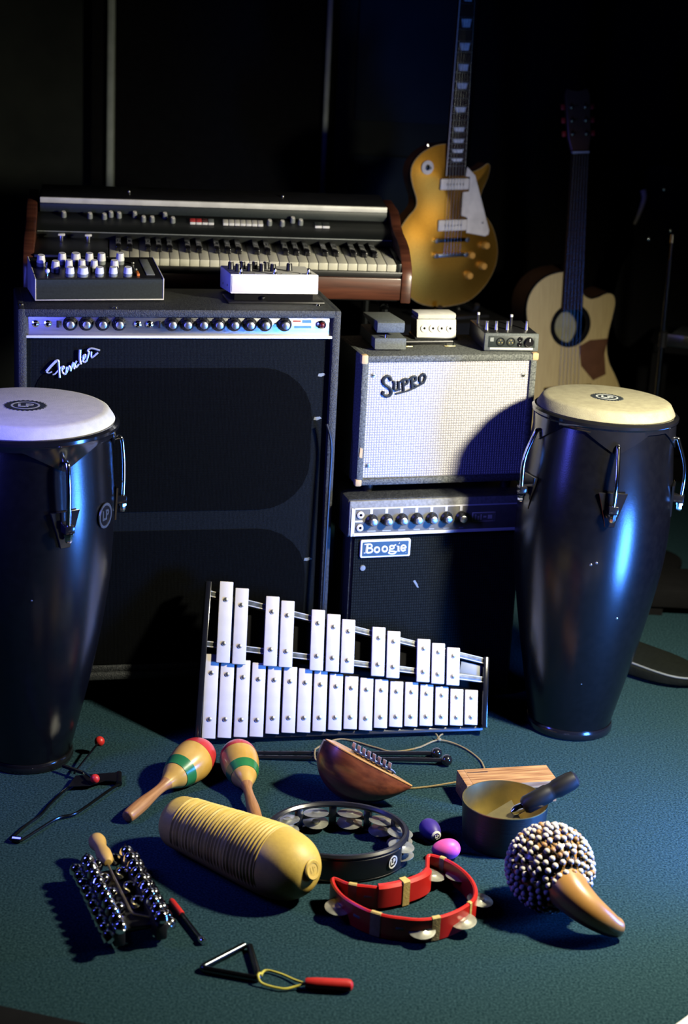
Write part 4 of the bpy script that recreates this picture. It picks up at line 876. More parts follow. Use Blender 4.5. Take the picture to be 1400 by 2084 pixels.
def acoustic_guitar():
    t = thing('acoustic_guitar', 'acoustic guitar with a pale cutaway top and dark neck, behind the right conga', 'guitar',
              T(0.613, 4.95, 0.6274) @ RZ(20) @ RX(90) @ RZ(2.3))
    pts = [(-.030, .156), (-.0775, .147), (-.1136, .1235), (-.1345, .0900), (-.1400, .0526), (-.1340, .011), (-.1225, -.030), (-.1185, -.070), (-.1300, -.115), (-.1570, -.165), (-.1800, -.225), (-.1800, -.285), (-.1500, -.335), (-.0900, -.362), (0, -.370),
           (.0900, -.362), (.1500, -.335), (.1800, -.285), (.1800, -.225), (.1570, -.165), (.1300, -.115), (.1200, -.070), (.1225, -.030), (.1330, .020), (.1385, .058), (.1300, .0815), (.1080, .0870), (.0800, .0770), (.0560, .0755), (.0340, .0940), (.0300, .150)]
    P = smoothpath([(x, y, 0) for x, y in pts], 4, closed=True); out = ccw([(p.x, p.y) for p in P])
    hole_r = 0.050
    # top with a real sound hole: bridge outline to a circle
    n = len(out); angs = [math.atan2(y, x) for x, y in out]
    circ = [(hole_r * math.cos(a), hole_r * math.sin(a)) for a in angs]
    def topring(z): return [(x, y, z) for x, y in out]
    tb = loft(B(), [[(x, y, 0.0) for x, y in circ], [(x, y, 0.003) for x, y in circ], topring(0.003), topring(0.0)], cap=False)
    obj('top', tb, 'spruce', t, smooth=20)
    obj('body', loft(B(), [topring(-0.0005), topring(-0.095)], cap=False), 'walnut', t)
    obj('back', loft(B(), [topring(-0.095), [(x, y, -0.098) for x, y in inset(out, 0.003)]]), 'hole_paint', t)
    obj('binding', loft(B(), [[(x, y, z) for x, y in inset(out, d)] for d, z in ((-0.0006, -0.004), (-0.0006, 0.0034), (0.0018, 0.0034), (0.0018, -0.004))], closed=True), 'black_plastic', t)
    for r0, r1, m in ((hole_r - 0.001, 0.0630, 'black_gloss'), ):
        obj('rosette', lathe(B(), [(r0, 0.0028), (r1, 0.0028), (r1, 0.0036), (r0, 0.0036), (r0, 0.0028)], 48), m, t)
    wN, wE = 0.0260, 0.0330; y0, y1 = 0.046, 0.4824
    def wid(y): return wE + (wN - wE) * (y - y0) / (y1 - y0)
    fb = loft(B(), [[(-wid(y), y, 0.003), (wid(y), y, 0.003), (wid(y), y, 0.0085), (0, y, 0.0100), (-wid(y), y, 0.0085)] for y in (y0, y1)])
    obj('fingerboard', fb, 'rosewood', t)
    nk = loft(B(), [[(-w_, y, 0.004), (-w_ * .8, y, 0.004 - d * .7), (0, y, 0.004 - d), (w_ * .8, y, 0.004 - d * .7), (w_, y, 0.004)] for y, w_, d in ((0.15, .030, .06), (0.19, .029, .024), (y1, .0255, .02))])
    obj('neck', nk, 'guitar_brown', t)
    SL = 0.63; yb = y1 - SL
    for f in range(1, 20):
        y = yb + SL * 2 ** (-f / 12)
        if y > y0: obj('fret', tube(B(), [(-wid(y) + .001, y, 0.0088), (0, y, 0.0103), (wid(y) - .001, y, 0.0088)], 0.0009, 6), 'dark_steel', t)
    obj('nut', box(B(), -0.0255, 0.0255, y1, y1 + 0.006, 0.002, 0.0135, 0.001), 'nut_bone', t)
    hs = [(-0.026, 0), (0.026, 0), (0.034, 0.035), (0.037, 0.150), (0.030, 0.166), (0.0, 0.160), (-0.030, 0.166), (-0.037, 0.150), (-0.034, 0.035)]
    h = obj('headstock', prism(B(), hs, -0.006, 0.008, 0.002, 1), 'guitar_brown', t, T(0, y1 + 0.006, 0) @ RX(-12))
    for s in (-1, 1):
        for q in (0.046, 0.082, 0.118):
            tn = obj('tuner', lathe(B(), [(0, 0.007), (0.0065, 0.007), (0.0060, 0.010), (0.0032, 0.012), (0.0030, 0.020), (0, 0.020)], 12), 'chrome', h, T(s * 0.021, q, 0))
            obj('tuner_button', box(B(), -0.006, 0.006, -0.008, 0.008, -0.004, 0.004, 0.003), 'red_paint' if s else 'chrome', h, T(s * 0.0440, q, 0.0005), label='amber-red tuner button')
    obj('bridge', box(B(), -0.075, 0.075, -0.205, -0.175, 0.003, 0.010, 0.003), 'rosewood', t)
    obj('pickguard', prism(B(), ccw([(0.030, -0.062), (0.064, -0.046), (0.120, -0.045), (0.1225, -0.030), (0.112, -0.090), (0.120, -0.150), (0.080, -0.165), (0.040, -0.120)]), 0.003, 0.0045), 'guitar_brown', t, smooth=0)
    for i in range(6):
        f = (i - 2.5) / 2.5; obj('string', tube(B(), [(f * 0.030, -0.190, 0.0112), (f * 0.0205, y1, 0.0132)], 0.0005, 5), 'dark_steel', t)
acoustic_guitar()

# guitar supports
gs = thing('guitar_stand', 'black tubular guitar stand carrying the acoustic guitar', 'stand', T(0.64, 4.97, 0) @ RZ(20))
obj('upright', tube(B(), [(0, 0.135, 0.014), (0, 0.135, 0.62)], 0.011, 10), 'black_plastic', gs)
for s in (-1, 1):
    obj('leg', tube(B(), [(0, 0.135, 0.16), (s * 0.20, 0.0, 0.012)], 0.010, 10), 'black_plastic', gs)
    obj('cradle_arm', tube(B(), smoothpath([(0, 0.135, 0.25), (s * 0.06, 0.10, 0.2480), (s * 0.07, 0.02, 0.2440), (s * 0.07, -0.025, 0.2440), (s * 0.07, -0.040, 0.262)], 4), 0.009, 10), 'black_plastic', gs)
obj('leg', tube(B(), [(0, 0.135, 0.16), (0, 0.36, 0.012)], 0.010, 10), 'black_plastic', gs)

cs = thing('equipment_case', 'tall black equipment case in the dark behind the small amplifiers', 'case', T(0.225, 4.86, 0) @ RZ(22))
obj('body', box(B(), -0.18, 0.18, -0.13, 0.20, 0.006, 0.655, 0.008), 'black_matte', cs)
obj('lid', box(B(), -0.183, 0.183, -0.133, 0.203, 0.570, 0.660, 0.008), 'black_matte', cs)
for x in (-0.12, 0.12): obj('latch', box(B(), x - 0.02, x + 0.02, -0.140, -0.130, 0.53, 0.60, 0.003), 'dark_steel', cs)
for x in (-0.14, 0.14):
    for y in (-0.09, 0.16): obj('foot', cyl(B(), 0.02, 0, 0.008, 12), 'rubber', cs, T(x, y, 0))
gs = thing('guitar_stand', 'low black cradle under the gold-topped guitar', 'stand', T(0.262, 4.815, 0.6605) @ RZ(30))
obj('foot_plate', box(B(), -0.10, 0.10, -0.05, 0.07, 0, 0.010, 0.003), 'black_plastic', gs)
for s in (-1, 1): obj('cradle_arm', tube(B(), smoothpath([(s * 0.06, 0.045, 0.008), (s * 0.06, 0.040, 0.022), (s * 0.06, -0.03, 0.0235), (s * 0.06, -0.046, 0.0400)], 4), 0.0075, 10), 'black_plastic', gs)
obj('back_post', tube(B(), [(0, 0.062, 0.005), (0, 0.062, 0.30)], 0.008, 10), 'black_plastic', gs)

# ------------------------------------------------------------------ dark things at the right edge
ms = thing('microphone_stand', 'thin microphone stand with a chrome collar at the right edge', 'stand', T(0.846, 4.75, 0))
obj('base', lathe(B(), [(0, 0), (0.115, 0), (0.115, 0.012), (0.03, 0.026), (0, 0.026)], 32), 'black_matte', ms)
obj('pole', tube(B(), [(0, 0, 0.02), (-0.004, 0, 0.86)], 0.0075, 12), 'dark_steel', ms)
obj('collar', lathe(B(), [(0, 0), (0.0085, 0), (0.0085, 0.022), (0.006, 0.025), (0, 0.025)], 14), 'chrome', ms, T(-0.004, 0, 0.905))
obj('inner_pole', tube(B(), [(-0.004, 0, 0.86), (-0.004, 0, 0.907)], 0.0055, 10), 'dark_steel', ms)
obj('height_clutch', lathe(B(), [(0, 0), (0.012, 0), (0.012, 0.04), (0.008, 0.045), (0, 0.045)], 14), 'black_plastic', ms, T(-0.002, 0, 0.62))
bt = thing('bass_guitar', 'dark instrument body edge catching light beside the microphone stand', 'guitar', T(0.868, 5.25, 0))
obj('body', prism(B(), ccw([(p.x, p.y) for p in smoothpath([(-0.06, 0.52, 0), (-0.10, 0.62, 0), (-0.085, 0.75, 0), (-0.055, 0.83, 0), (-0.075, 0.93, 0), (-0.055, 1.03, 0), (0.02, 1.06, 0), (0.10, 1.0, 0), (0.13, 0.8, 0), (0.14, 0.62, 0), (0.06, 0.52, 0)], 5, closed=True)]), -0.02, 0.02, 0.006, 2, RX(90)), 'black_matte', bt)
obj('strap', tube(B(), smoothpath([(-0.045, -0.035, 0.985), (-0.040, -0.040, 0.96), (-0.052, -0.036, 0.91), (-0.060, -0.032, 0.885)], 5), [0.004 + 0.006 * (1 - i / 15.0) for i in range(16)], 8), 'light_grey', bt, label='pale tapering tongue on the dark body')
for x, z in ((0.018, 0.99), (-0.012, 0.842), (0.05, 0.870)): obj('stud', lathe(B(), [(0, 0), (0.006, 0), (0.004, 0.006), (0, 0.007)], 12, FACE), 'chrome', bt, T(x, -0.0205, z))
obj('leg', box(B(), -0.02, 0.04, -0.02, 0.02, 0.0, 0.53), 'black_matte', bt)
tb = thing('side_table', 'small dark table behind the microphone stand', 'table', T(1.13, 4.95, 0) @ RZ(-14))
obj('tabletop', box(B(), -0.28, 0.28, -0.13, 0.15, 0.575, 0.598, 0.004), 'black_matte', tb)
for x in (-0.25, 0.25):
    for y in (-0.10, 0.12): obj('leg', box(B(), x - 0.015, x + 0.015, y - 0.015, y + 0.015, 0, 0.576), 'black_matte', tb)
dv = thing('effects_unit', 'dark device with green lights on the table at the right edge', 'effects unit', T(1.02, 4.90, 0.5985) @ RZ(-22))
obj('case', box(B(), -0.12, 0.12, -0.075, 0.09, 0.0, 0.030, 0.004), 'grey_treadle', dv)
for x, y in ((0.01, 0.03), (0.03, -0.045)): obj('indicator_light', box(B(), -0.009, 0.009, -0.003, 0.003, 0, 0.004, 0.001), 'led_green', dv, T(x, y, 0.0295))
for x in (0.03, 0.06, 0.09): obj('dial', lathe(B(), [(0, 0), (0.007, 0), (0.006, 0.014), (0, 0.015)], 14), 'light_grey', dv, T(x, 0.055, 0.030))
obj('side_bar', box(B(), -0.124, 0.124, -0.080, -0.072, 0.0, 0.034, 0.002), 'steel', dv)

fp = thing('gig_bag', 'dark rounded bag lying on the carpet behind the right conga', 'bag', T(0.745, 3.93, 0) @ RZ(-38))
rg = []
for i in range(13):
    s = i / 12; x = -0.13 + 0.26 * s; ww = 0.075 * math.sqrt(max(0.04, 1 - (max(0, s - 0.55) / 0.47) ** 2)); hh = 0.050 - 0.018 * s
    rg.append([(x, ww * math.copysign(abs(math.cos(a)) ** 0.6, math.cos(a)), 0.026 - 0.006 * s + (hh / 2) * math.copysign(abs(math.sin(a)) ** 0.6, math.sin(a)) * 1.0) for a in [2 * math.pi * q / 20 for q in range(20)]])
zmin = min(p[2] for r_ in rg for p in r_); rg = [[(p[0], p[1], p[2] - zmin) for p in r_] for r_ in rg]
obj('body', loft(B(), rg), 'dark_bag', fp)
obj('piping', tube(B(), smoothpath([(-0.12, -0.060, 0.044), (0.0, -0.066, 0.038), (0.08, -0.060, 0.033), (0.122, -0.030, 0.028), (0.13, 0.01, 0.026)], 5), 0.0025, 8), 'grey_plastic', fp)
rs = thing('low_plank', 'low black plank along the back of the carpet at the right', 'plank', T(1.35, 4.40, 0))
obj('deck', box(B(), -0.65, 0.65, -0.09, 0.09, 0.025, 0.075, 0.004), 'black_matte', rs)
for x in (-0.55, 0.55):
    for y in (-0.05, 0.05): obj('foot', box(B(), x - 0.04, x + 0.04, y - 0.03, y + 0.03, 0, 0.026), 'black_matte', rs)
cb = obj('instrument_cable', tube(B(), smoothpath([(-0.046, 3.6440, 0.645), (-0.038, 3.6435, 0.622), (-0.0335, 3.6440, 0.595), (-0.0330, 3.6440, 0.560), (-0.034, 3.643, 0.50), (-0.036, 3.640, 0.30), (-0.038, 3.635, 0.10), (-0.046, 3.62, 0.008), (-0.08, 3.60, 0.0045)], 6), 0.0030, 8), 'black_plastic')
tag(cb, 'thin black cable hanging down between the tall and small amplifiers', 'cable')

# ------------------------------------------------------------------ hand percussion on the carpet
def along(p, q, roll=0.0):
    """matrix whose local x runs from p to q, local z kept upwards"""
    p, q = Vector(p), Vector(q); x = (q - p).normalized(); y = Vector((0, 0, 1)).cross(x).normalized(); z = x.cross(y)
    m = Matrix((x, y, z)).transposed().to_4x4(); return Matrix.Translation(p) @ m @ Matrix.Rotation(R(roll), 4, 'X')
XL = RY(90)        # turns a lathe (axis z) to run along local x

def maraca(label, p, q):
    t = thing('maraca', label, 'maraca', along(p, q), 'pair of painted maracas')
    L = (Vector(q) - Vector(p)).length; k = L / 0.275
    pr = [(0.0, 0.0), (0.0085, 0.001), (0.0120, 0.007), (0.0130, 0.03), (0.0125, 0.055), (0.0100, 0.085), (0.0092, 0.105), (0.0105, 0.122), (0.0160, 0.140), (0.0235, 0.155),
          (0.0290, 0.170), (0.0345, 0.187), (0.0385, 0.207), (0.0395, 0.225), (0.0370, 0.244), (0.0300, 0.259), (0.0190, 0.270), (0.0080, 0.2745), (0, 0.2755)]
    P = [(p_.x, p_.z) for p_ in smoothpath([(r, 0, z) for r, z in pr], 4)]; P = [(max(0, r) * k, z * k) for r, z in P]
    def part(nm, a, b, m, grow=0.0):
        q_ = [(r + grow, z) for r, z in P if a * k - 1e-6 <= z <= b * k + 1e-6]
        obj(nm, lathe(B(), q_, 40, XL), m, t)
    part('handle', 0.0, 0.134, 'maraca_wood'); part('neck', 0.128, 0.166, 'maraca_yellow'); part('gourd', 0.160, 0.231, 'maraca_yellow')
    part('painted_band', 0.160, 0.184, 'maraca_green', 0.0010); part('painted_cap', 0.229, 0.2755, 'maraca_red', 0.0004)
maraca('painted maraca with a red cap, its handle pointing to the lower left', (-0.384, 3.030, 0.0135), (-0.254, 3.290, 0.044))
maraca('painted maraca with a red cap, its handle pointing towards the yellow guiro', (-0.136, 3.040, 0.0135), (-0.197, 3.300, 0.044))

def guiro():
    p, q = Vector((-0.292, 2.955, 0.0560)), Vector((-0.022, 2.748, 0.0665))
    t = thing('guiro', 'large yellow ribbed guiro lying on the carpet', 'guiro', along(p, q)); L = (q - p).length
    pr = [(0.0, 0.0), (0.020, 0.0), (0.036, 0.004), (0.046, 0.014), (0.0500, 0.030), (0.0535, 0.08), (0.0590, 0.15), (0.0635, 0.21), (0.0650, 0.250), (0.0630, 0.280), (0.0560, 0.307), (0.0430, 0.327), (0.0260, 0.339), (0.0, 0.343)]
    P = smoothpath([(r, 0, z) for r, z in pr], 30); k = L / 0.343; rings = []; n = 72
    a0, a1, pitch = 0.046, 0.2617, 0.0083
    for p_ in P[2:-2]:
        s = p_.z; r0 = max(0.0005, p_.x)
        ridge = 0.0
        if a0 < s < a1: ridge = 0.0030 * (0.5 + 0.5 * math.cos(2 * math.pi * (s - a0) / pitch)) - 0.0012
        rg = []
        for i in range(n):
            a = 2 * math.pi * i / n; up = math.sin(a - R(8)); f = max(0.0, min(1.0, (up + 0.30) / 0.18))
            r = (r0 + ridge * f) * k; rg.append((s * k, r * math.cos(a), r * math.sin(a)))
        rings.append(rg)
    obj('body', loft(B(), rings), 'guiro', t, smooth=50)
    kx = obj('end_knob', lathe(B(), [(0, -0.006), (0.0185, -0.006), (0.0185, 0.0035), (0.0165, 0.0055), (0.012, 0.0048), (0.0115, 0.0040), (0, 0.0040)], 32, XL), 'guiro', t, T(0.3405 * k, -0.002, 0.012) @ RY(-16))
    obj('knob_emblem', merge(B(), text_bm('LP', 0.014, 0.0004, 0.0004), RZ(90) @ RX(90) @ T(0, 0, 0.0042)), 'guiro', kx)
guiro()

def jingle_mesh(r=0.0245):
    return lathe(B(), [(0, 0.0015), (r * 0.28, 0.0030), (r * 0.40, 0.0014), (r * 0.85, 0.0006), (r, 0), (r, -0.0006), (r * 0.85, 0.0), (r * 0.40, 0.0006), (r * 0.28, 0.0022), (0, 0.0008)], 24)

def black_tambourine():
    t = thing('tambourine', 'black plastic tambourine with a white round emblem', 'tambourine', T(0.0185, 2.955, 0) @ RZ(3))
    n = 120
    def el(a):   # flattened hand grip towards the viewer
        c, s = math.cos(a), math.sin(a); return (0.1265 * c, (0.104 if s > 0 else 0.106) * s)
    path = [el(2 * math.pi * i / n) for i in range(n)]
    def band(z0, z1, th, i0=None, i1=None, bev=0.003):
        if i0 is None: return ribbon(B(), path, th, z0, z1, True, bev)
        return ribbon(B(), [path[i % n] for i in range(i0, i1)], th, z0, z1, False, bev, I4, 1, i1 - i0 - 1)
    obj('top_rim', band(0.0445, 0.0550, 0.013, bev=0.004), 'black_tamb', t)
    obj('bottom_rim', band(0.0, 0.0080, 0.012), 'black_tamb', t)
    obj('hand_grip', band(0.004, 0.0480, 0.0125, 70, 112), 'black_tamb', t)
    slots = [-16, 14, 45, 77, 108, 140, 170, 200]
    obj('middle_rim', ribbon(B(), [path[i % n] for i in range(-9, 72)], 0.010, 0.0240, 0.0295, False, 0.0015, I4, 1, 80), 'black_tamb', t)
    for i, a in enumerate([-30] + [(slots[j] + slots[j + 1]) / 2 for j in range(len(slots) - 1)] + [214]):
        x, y = el(R(a)); obj('post', box(B(), -0.007, 0.007, -0.0055, 0.0055, 0.006, 0.047, 0.002), 'black_tamb', t, T(x, y, 0) @ RZ(a + 90))
    j0 = None
    for a in slots:
        x, y = el(R(a))
        for z, tl in ((0.0345, 7), (0.0150, -6)):
            m = T(x * 0.965, y * 0.965, z) @ RZ(a) @ RY(tl)
            if j0 is None: j0 = obj('jingle', jingle_mesh(), 'jingle', t, m)
            else: dup(j0, t, m)
    a = R(-42); x, y = el(a); Mx = T(x * 1.052, y * 1.062, 0.0270) @ RZ(math.degrees(a) + 90 + 2) @ RX(90)
    bm = lathe(B(), [(0.0098, 0), (0.0125, 0), (0.0125, 0.0008), (0.0098, 0.0008), (0.0098, 0)], 30); merge(bm, text_bm('LP', 0.0135, 0.0004, 0.0006), T(0, 0, 0.0004))
    obj('emblem', bm, 'white_plastic', t, Mx, label='white round printed emblem')
black_tambourine()

def red_tambourine():
    t = thing('tambourine', 'red crescent tambourine patched with yellow tape', 'tambourine', T(0.14, 2.77, 0))
    raw = [(0.0148, 2.7846), (0.0421, 2.7674), (0.0762, 2.7623), (0.0932, 2.7612), (0.1159, 2.7692), (0.1447, 2.7863), (0.168, 2.806), (0.1801, 2.8247), (0.1824, 2.8545), (0.1848, 2.8848), (0.1994, 2.8833), (0.2195, 2.8703),
           (0.2416, 2.8428), (0.2572, 2.8093), (0.264, 2.7756), (0.2624, 2.7473), (0.2527, 2.7243), (0.229, 2.6947), (0.1975, 2.6702), (0.1642, 2.6589), (0.1313, 2.661), (0.1039, 2.6663), (0.0764, 2.6796), (0.0485, 2.704), (0.0286, 2.7295), (0.0153, 2.7618)]
    pts = [(p.x, p.y) for p in smoothpath([(x - 0.14, y - 2.77, 0) for x, y in raw], 5, closed=True)]; n = len(pts)
    obj('frame', ribbon(B(), pts, 0.0075, 0.0, 0.046, True, 0.0025), 'red_plastic', t)
    # thick hand grip along the inner curve
    gi = [pts[i] for i in range(14, 38)]
    obj('hand_grip', ribbon(B(), gi, 0.017, 0.002, 0.049, False, 0.005, I4, 1, len(gi) - 1), 'red_plastic', t)
    def wrap(i0, i1, z0=-0.0, z1=0.0470, th=0.0090, nm='tape_band'):
        seg = [pts[i % n] for i in range(i0, i1)]
        obj(nm, ribbon(B(), seg, th, z0 + 0.0005, z1, False, 0.002, I4, 1, len(seg) - 1), 'tape', t, label='strip of yellow tape')
    wrap(4, 9); wrap(22, 27, 0, 0.0505, 0.0190); wrap(51, 56); wrap(79, 83); wrap(89, 94); wrap(105, 111)
    jp = [(0.0243, 2.7231, 20), (0.1685, 2.6596, -8), (0.2406, 2.6983, -30), (0.2741, 2.7727, 80), (0.2394, 2.8524, 130), (0.1927, 2.8535, 90)]
    j0 = None
    for x, y, a in jp:
        m = T(x - 0.14, y - 2.77, 0.0225) @ RZ(a) @ RX(8)
        if j0 is None: j0 = obj('jingle', jingle_mesh(0.0235), 'jingle', t, m)
        else: dup(j0, t, m)
    # slots around the jingles
    for i in (2, 10, 93, 100, 113, 120):
        p = Vector(pts[i]); d = (Vector(pts[(i + 1) % n]) - Vector(pts[i - 1])); a = math.degrees(math.atan2(d.y, d.x))
        obj('slot', box(B(), -0.008, 0.008, -0.0041, 0.0041, 0.0200, 0.0260, 0.0015), 'grey_plastic', t, T(p.x, p.y, 0.002) @ RZ(a))
red_tambourine()

def egg(label, loc, rz, m, mark=False):
    t = thing('egg_shaker', label, 'shaker', T(*loc) @ RZ(rz), 'egg shakers')
    pr = []
    for i in range(19):
        a = math.pi * i / 18; z = -math.cos(a); r = math.sin(a) * (1 - 0.16 * z); pr.append((0.0192 * r if 0 < i < 18 else 0, 0.0275 * z))
    obj('shell', lathe(B(), pr, 32, XL), m, t)
    if mark:
        e = obj('end_emblem', lathe(B(), [(0.0065, 0), (0.0100, -0.0020), (0.0100, -0.0010), (0.0065, 0.0010), (0.0065, 0)], 24, T(0.0258, 0, 0) @ XL), 'white_plastic', t)
        merge_b = merge(B(), text_bm('LP', 0.008, 0.0005, 0.0004), T(0.0278, 0, 0) @ RZ(90) @ RX(90)); obj('emblem_text', merge_b, 'white_plastic', e, smooth=0)
egg('purple egg shaker with a pale emblem on its end', (0.1950, 3.030, 0.0198), -66, 'purple', True)
egg('pink egg shaker touching the red tambourine', (0.2215, 2.958, 0.0198), 192, 'pink')

def pan():
    t = thing('metal_pan', 'round dark metal pan with a brassy inside', 'pan', T(0.3335, 3.043, 0))
    r = 0.0815; h = 0.085
    obj('outer_wall', lathe(B(), [(0, 0), (r * 0.90, 0), (r * 0.94, 0.004), (r * 0.965, 0.03), (r, h), (r - 0.0012, h)], 72, cap=False), 'pan_out', t)
    obj('inner_wall', lathe(B(), [(0, 0.003), (r * 0.87, 0.003), (r * 0.93, 0.008), (r * 0.950, 0.03), (r - 0.0016, h + 0.0006), (r + 0.0003, h + 0.0006), (r + 0.0003, h - 0.001)], 72, cap=False), 'brass_in', t)
pan()

def scraper():
    t = thing('hand_scraper', 'black-handled tool with a flat brassy blade, resting in the metal pan', 'percussion tool', T(0.3335, 3.043, 0))
    o = Vector((0.3335, 3.043, 0))
    tri = [Vector(q) - o for q in ((0.3470, 3.0580, 0.0770), (0.2880, 3.0040, 0.0640), (0.3200, 2.9870, 0.0560), (0.3600, 2.9930, 0.0700))]
    nn = (tri[1] - tri[0]).cross(tri[3] - tri[0]).normalized() * 0.0009
    obj('blade', loft(B(), [[q + nn for q in tri], [q - nn for q in tri]]), 'brass_in', t, smooth=0)
    ax_ = along(Vector((0.3520, 3.0060, 0.0830)) - o, Vector((0.4640, 3.0360, 0.1420)) - o)
    obj('ferrule', lathe(B(), [(0, -0.012), (0.006, -0.010), (0.0095, -0.002), (0.0095, 0.012), (0.008, 0.018), (0, 0.018)], 20, XL), 'chrome', t, ax_)
    obj('grip', lathe(B(), [(0, 0.014), (0.0125, 0.014), (0.0175, 0.021), (0.0180, 0.066), (0.0160, 0.071), (0.0160, 0.080), (0.0182, 0.085), (0.0182, 0.114), (0.0160, 0.125), (0.010, 0.130), (0, 0.131)], 28, XL), 'rubber', t, ax_)
scraper()

def woodblock():
    a = math.degrees(math.atan2(3.291 - 3.238, 0.439 - 0.255))
    t = thing('woodblock', 'striped brown woodblock with a long slot, behind the metal pan', 'woodblock', T(0.2700, 3.1740, 0) @ RZ(13.5))
    W, D, H = 0.190, 0.072, 0.0455
    sl = Matrix(((0, 0, 1, 0), (1, 0, 0, 0), (0, 1, 0, 0), (0, 0, 0, 1)))
    bm = prism(B(), [(0, 0), (D, 0), (D, H), (0, H), (0, 0.0330), (0.050, 0.0330), (0.050, 0.0255), (0, 0.0255)], 0.014, W, 0.0008, 1, sl)
    box(bm, 0, 0.0145, 0, D, 0, H, 0.0010)
    obj('body', bm, 'block', t)
    obj('top_groove', box(B(), 0.016, 0.060, 0.0545, 0.0585, H - 0.002, H + 0.0004, 0.0005), 'walnut', t, label='dark short groove in the top')
woodblock()

cd = tube(B(), smoothpath([(0.262, 3.265, 0.010), (0.1969, 3.2482, 0.003), (0.1489, 3.2384, 0.003), (0.118, 3.270, 0.003), (0.060, 3.310, 0.003), (0.0, 3.318, 0.003), (-0.030, 3.328, 0.010), (-0.0352, 3.345, 0.0148), (-0.0352, 3.368, 0.0148), (-0.0345, 3.392, 0.006), (-0.0117, 3.4316, 0.003), (0.0244, 3.455, 0.003),
     (0.0875, 3.4238, 0.003), (0.1289, 3.405, 0.003), (0.1814, 3.430, 0.003), (0.2277, 3.470, 0.005), (0.2761, 3.4461, 0.003), (0.3095, 3.3897, 0.003), (0.318, 3.335, 0.006), (0.316, 3.290, 0.020)], 8), 0.0019, 7)
ct = thing('carrying_cord', 'thin brown cord looping from the woodblock round the mallets', 'cord', I4)
obj('cord', cd, 'string', ct)
kn = B(); sph(kn, 0.0042, T(0.2277, 3.470, 0.0065) @ S(1.3, 1, 1), 12, 8); tube(kn, smoothpath([(0.224, 3.468, 0.006), (0.230, 3.478, 0.012), (0.236, 3.482, 0.014)], 4), 0.0017, 6); tube(kn, smoothpath([(0.228, 3.470, 0.006), (0.224, 3.480, 0.011), (0.221, 3.486, 0.012)], 4), 0.0017, 6)
obj('knot', kn, 'string', ct)

def kalimba():
    a = Vector((0.166, -0.080, -0.052)).normalized(); n_ = Vector((0.34, 0.34, 0.84)); n_ = (n_ - a * n_.dot(a)).normalized(); b = n_.cross(a)
    mx = Matrix((a, b, n_)).transposed().to_4x4()
    L = 0.196
    def half(s):     # half width of the board along the length, blunt left end, pointed right end
        return 0.056 * min(1.0, math.sqrt(max(0.0, 1 - ((0.30 - s) / 0.36) ** 2))) if s < 0.30 else 0.056 * (1 - ((s - 0.30) / 0.70) ** 1.7)
    def deep(s):
        return 0.086 * math.sqrt(max(0.0, 1 - ((0.38 - s) / 0.44) ** 2)) if s < 0.38 else 0.086 * (1 - ((s - 0.38) / 0.62) ** 2.0) ** 0.9
    rings = []; m = 36
    for i in range(m + 1):
        s = i / m * 0.998 + 0.001; w_, d = max(0.0008, half(s)), max(0.0008, deep(s)); rg = [(s * L, w_, 0.0)]
        for k in range(1, 24):
            th = math.pi * k / 24; rg.append((s * L, w_ * math.cos(th), -d * math.sin(th) ** 0.9))
        rg.append((s * L, -w_, 0.0)); rings.append(rg)
    low = min((mx @ Vector(p)).z for rg in rings for p in rg)
    t = thing('kalimba', 'brown boat-shaped thumb piano with metal tongues, in the middle of the carpet', 'thumb piano', Matrix.Translation((-0.010, 3.232, -low + 0.0005)) @ mx)
    obj('body', loft(B(), rings), 'kalimba', t, smooth=60)
    edge = [(s * L, half(s)) for s in [i / 40 for i in range(1, 41)]]; outl = [(x, max(0.0006, w_)) for x, w_ in edge] + [(x, -max(0.0006, w_)) for x, w_ in reversed(edge)]
    obj('sound_board', prism(B(), ccw(outl), 0.0003, 0.0042, 0.0012, 1), 'kalimba_edge', t)
    obj('tine_bar', box(B(), 0.058, 0.150, -0.004, 0.004, 0.004, 0.010, 0.002), 'black_plastic', t, T(0, 0.004, 0) @ RZ(0))
    obj('tine_bridge', tube(B(), [(0.058, -0.016, 0.0085), (0.150, -0.016, 0.0085)], 0.0022, 8), 'steel', t)
    for i in range(8):
        x = 0.060 + i * 0.0118; u = 0.0036
        tb_ = loft(B(), [[(x - u, y, z), (x + u, y, z), (x + u, y, z + 0.0016), (x - u, y, z + 0.0016)] for y, z in ((0.034, 0.0060), (0.004, 0.0105), (-0.016, 0.0112), (-0.024, 0.0150), (-0.034 + 0.001 * abs(i - 4), 0.0230))])
        obj('tine', tb_, 'tine_steel', t)
kalimba()

def mallet(label, p, q):
    t = thing('mallet', label, 'mallet', along(p, q), 'pair of black mallets'); L = (Vector(q) - Vector(p)).length
    obj('shaft', tube(B(), [(0, 0, 0), (L - 0.005, 0, 0)], 0.0046, 12), 'mallet', t); obj('head', sph(B(), 0.0122, T(L, 0, 0), 24, 14), 'mallet', t)
mallet('black mallet behind the thumb piano, the one nearer the glockenspiel', (-0.1563, 3.360, 0.0052), (0.2190, 3.3870, 0.0127))
mallet('black mallet behind the thumb piano, the one nearer the camera', (-0.1552, 3.3410, 0.0052), (0.2390, 3.3560, 0.0127))

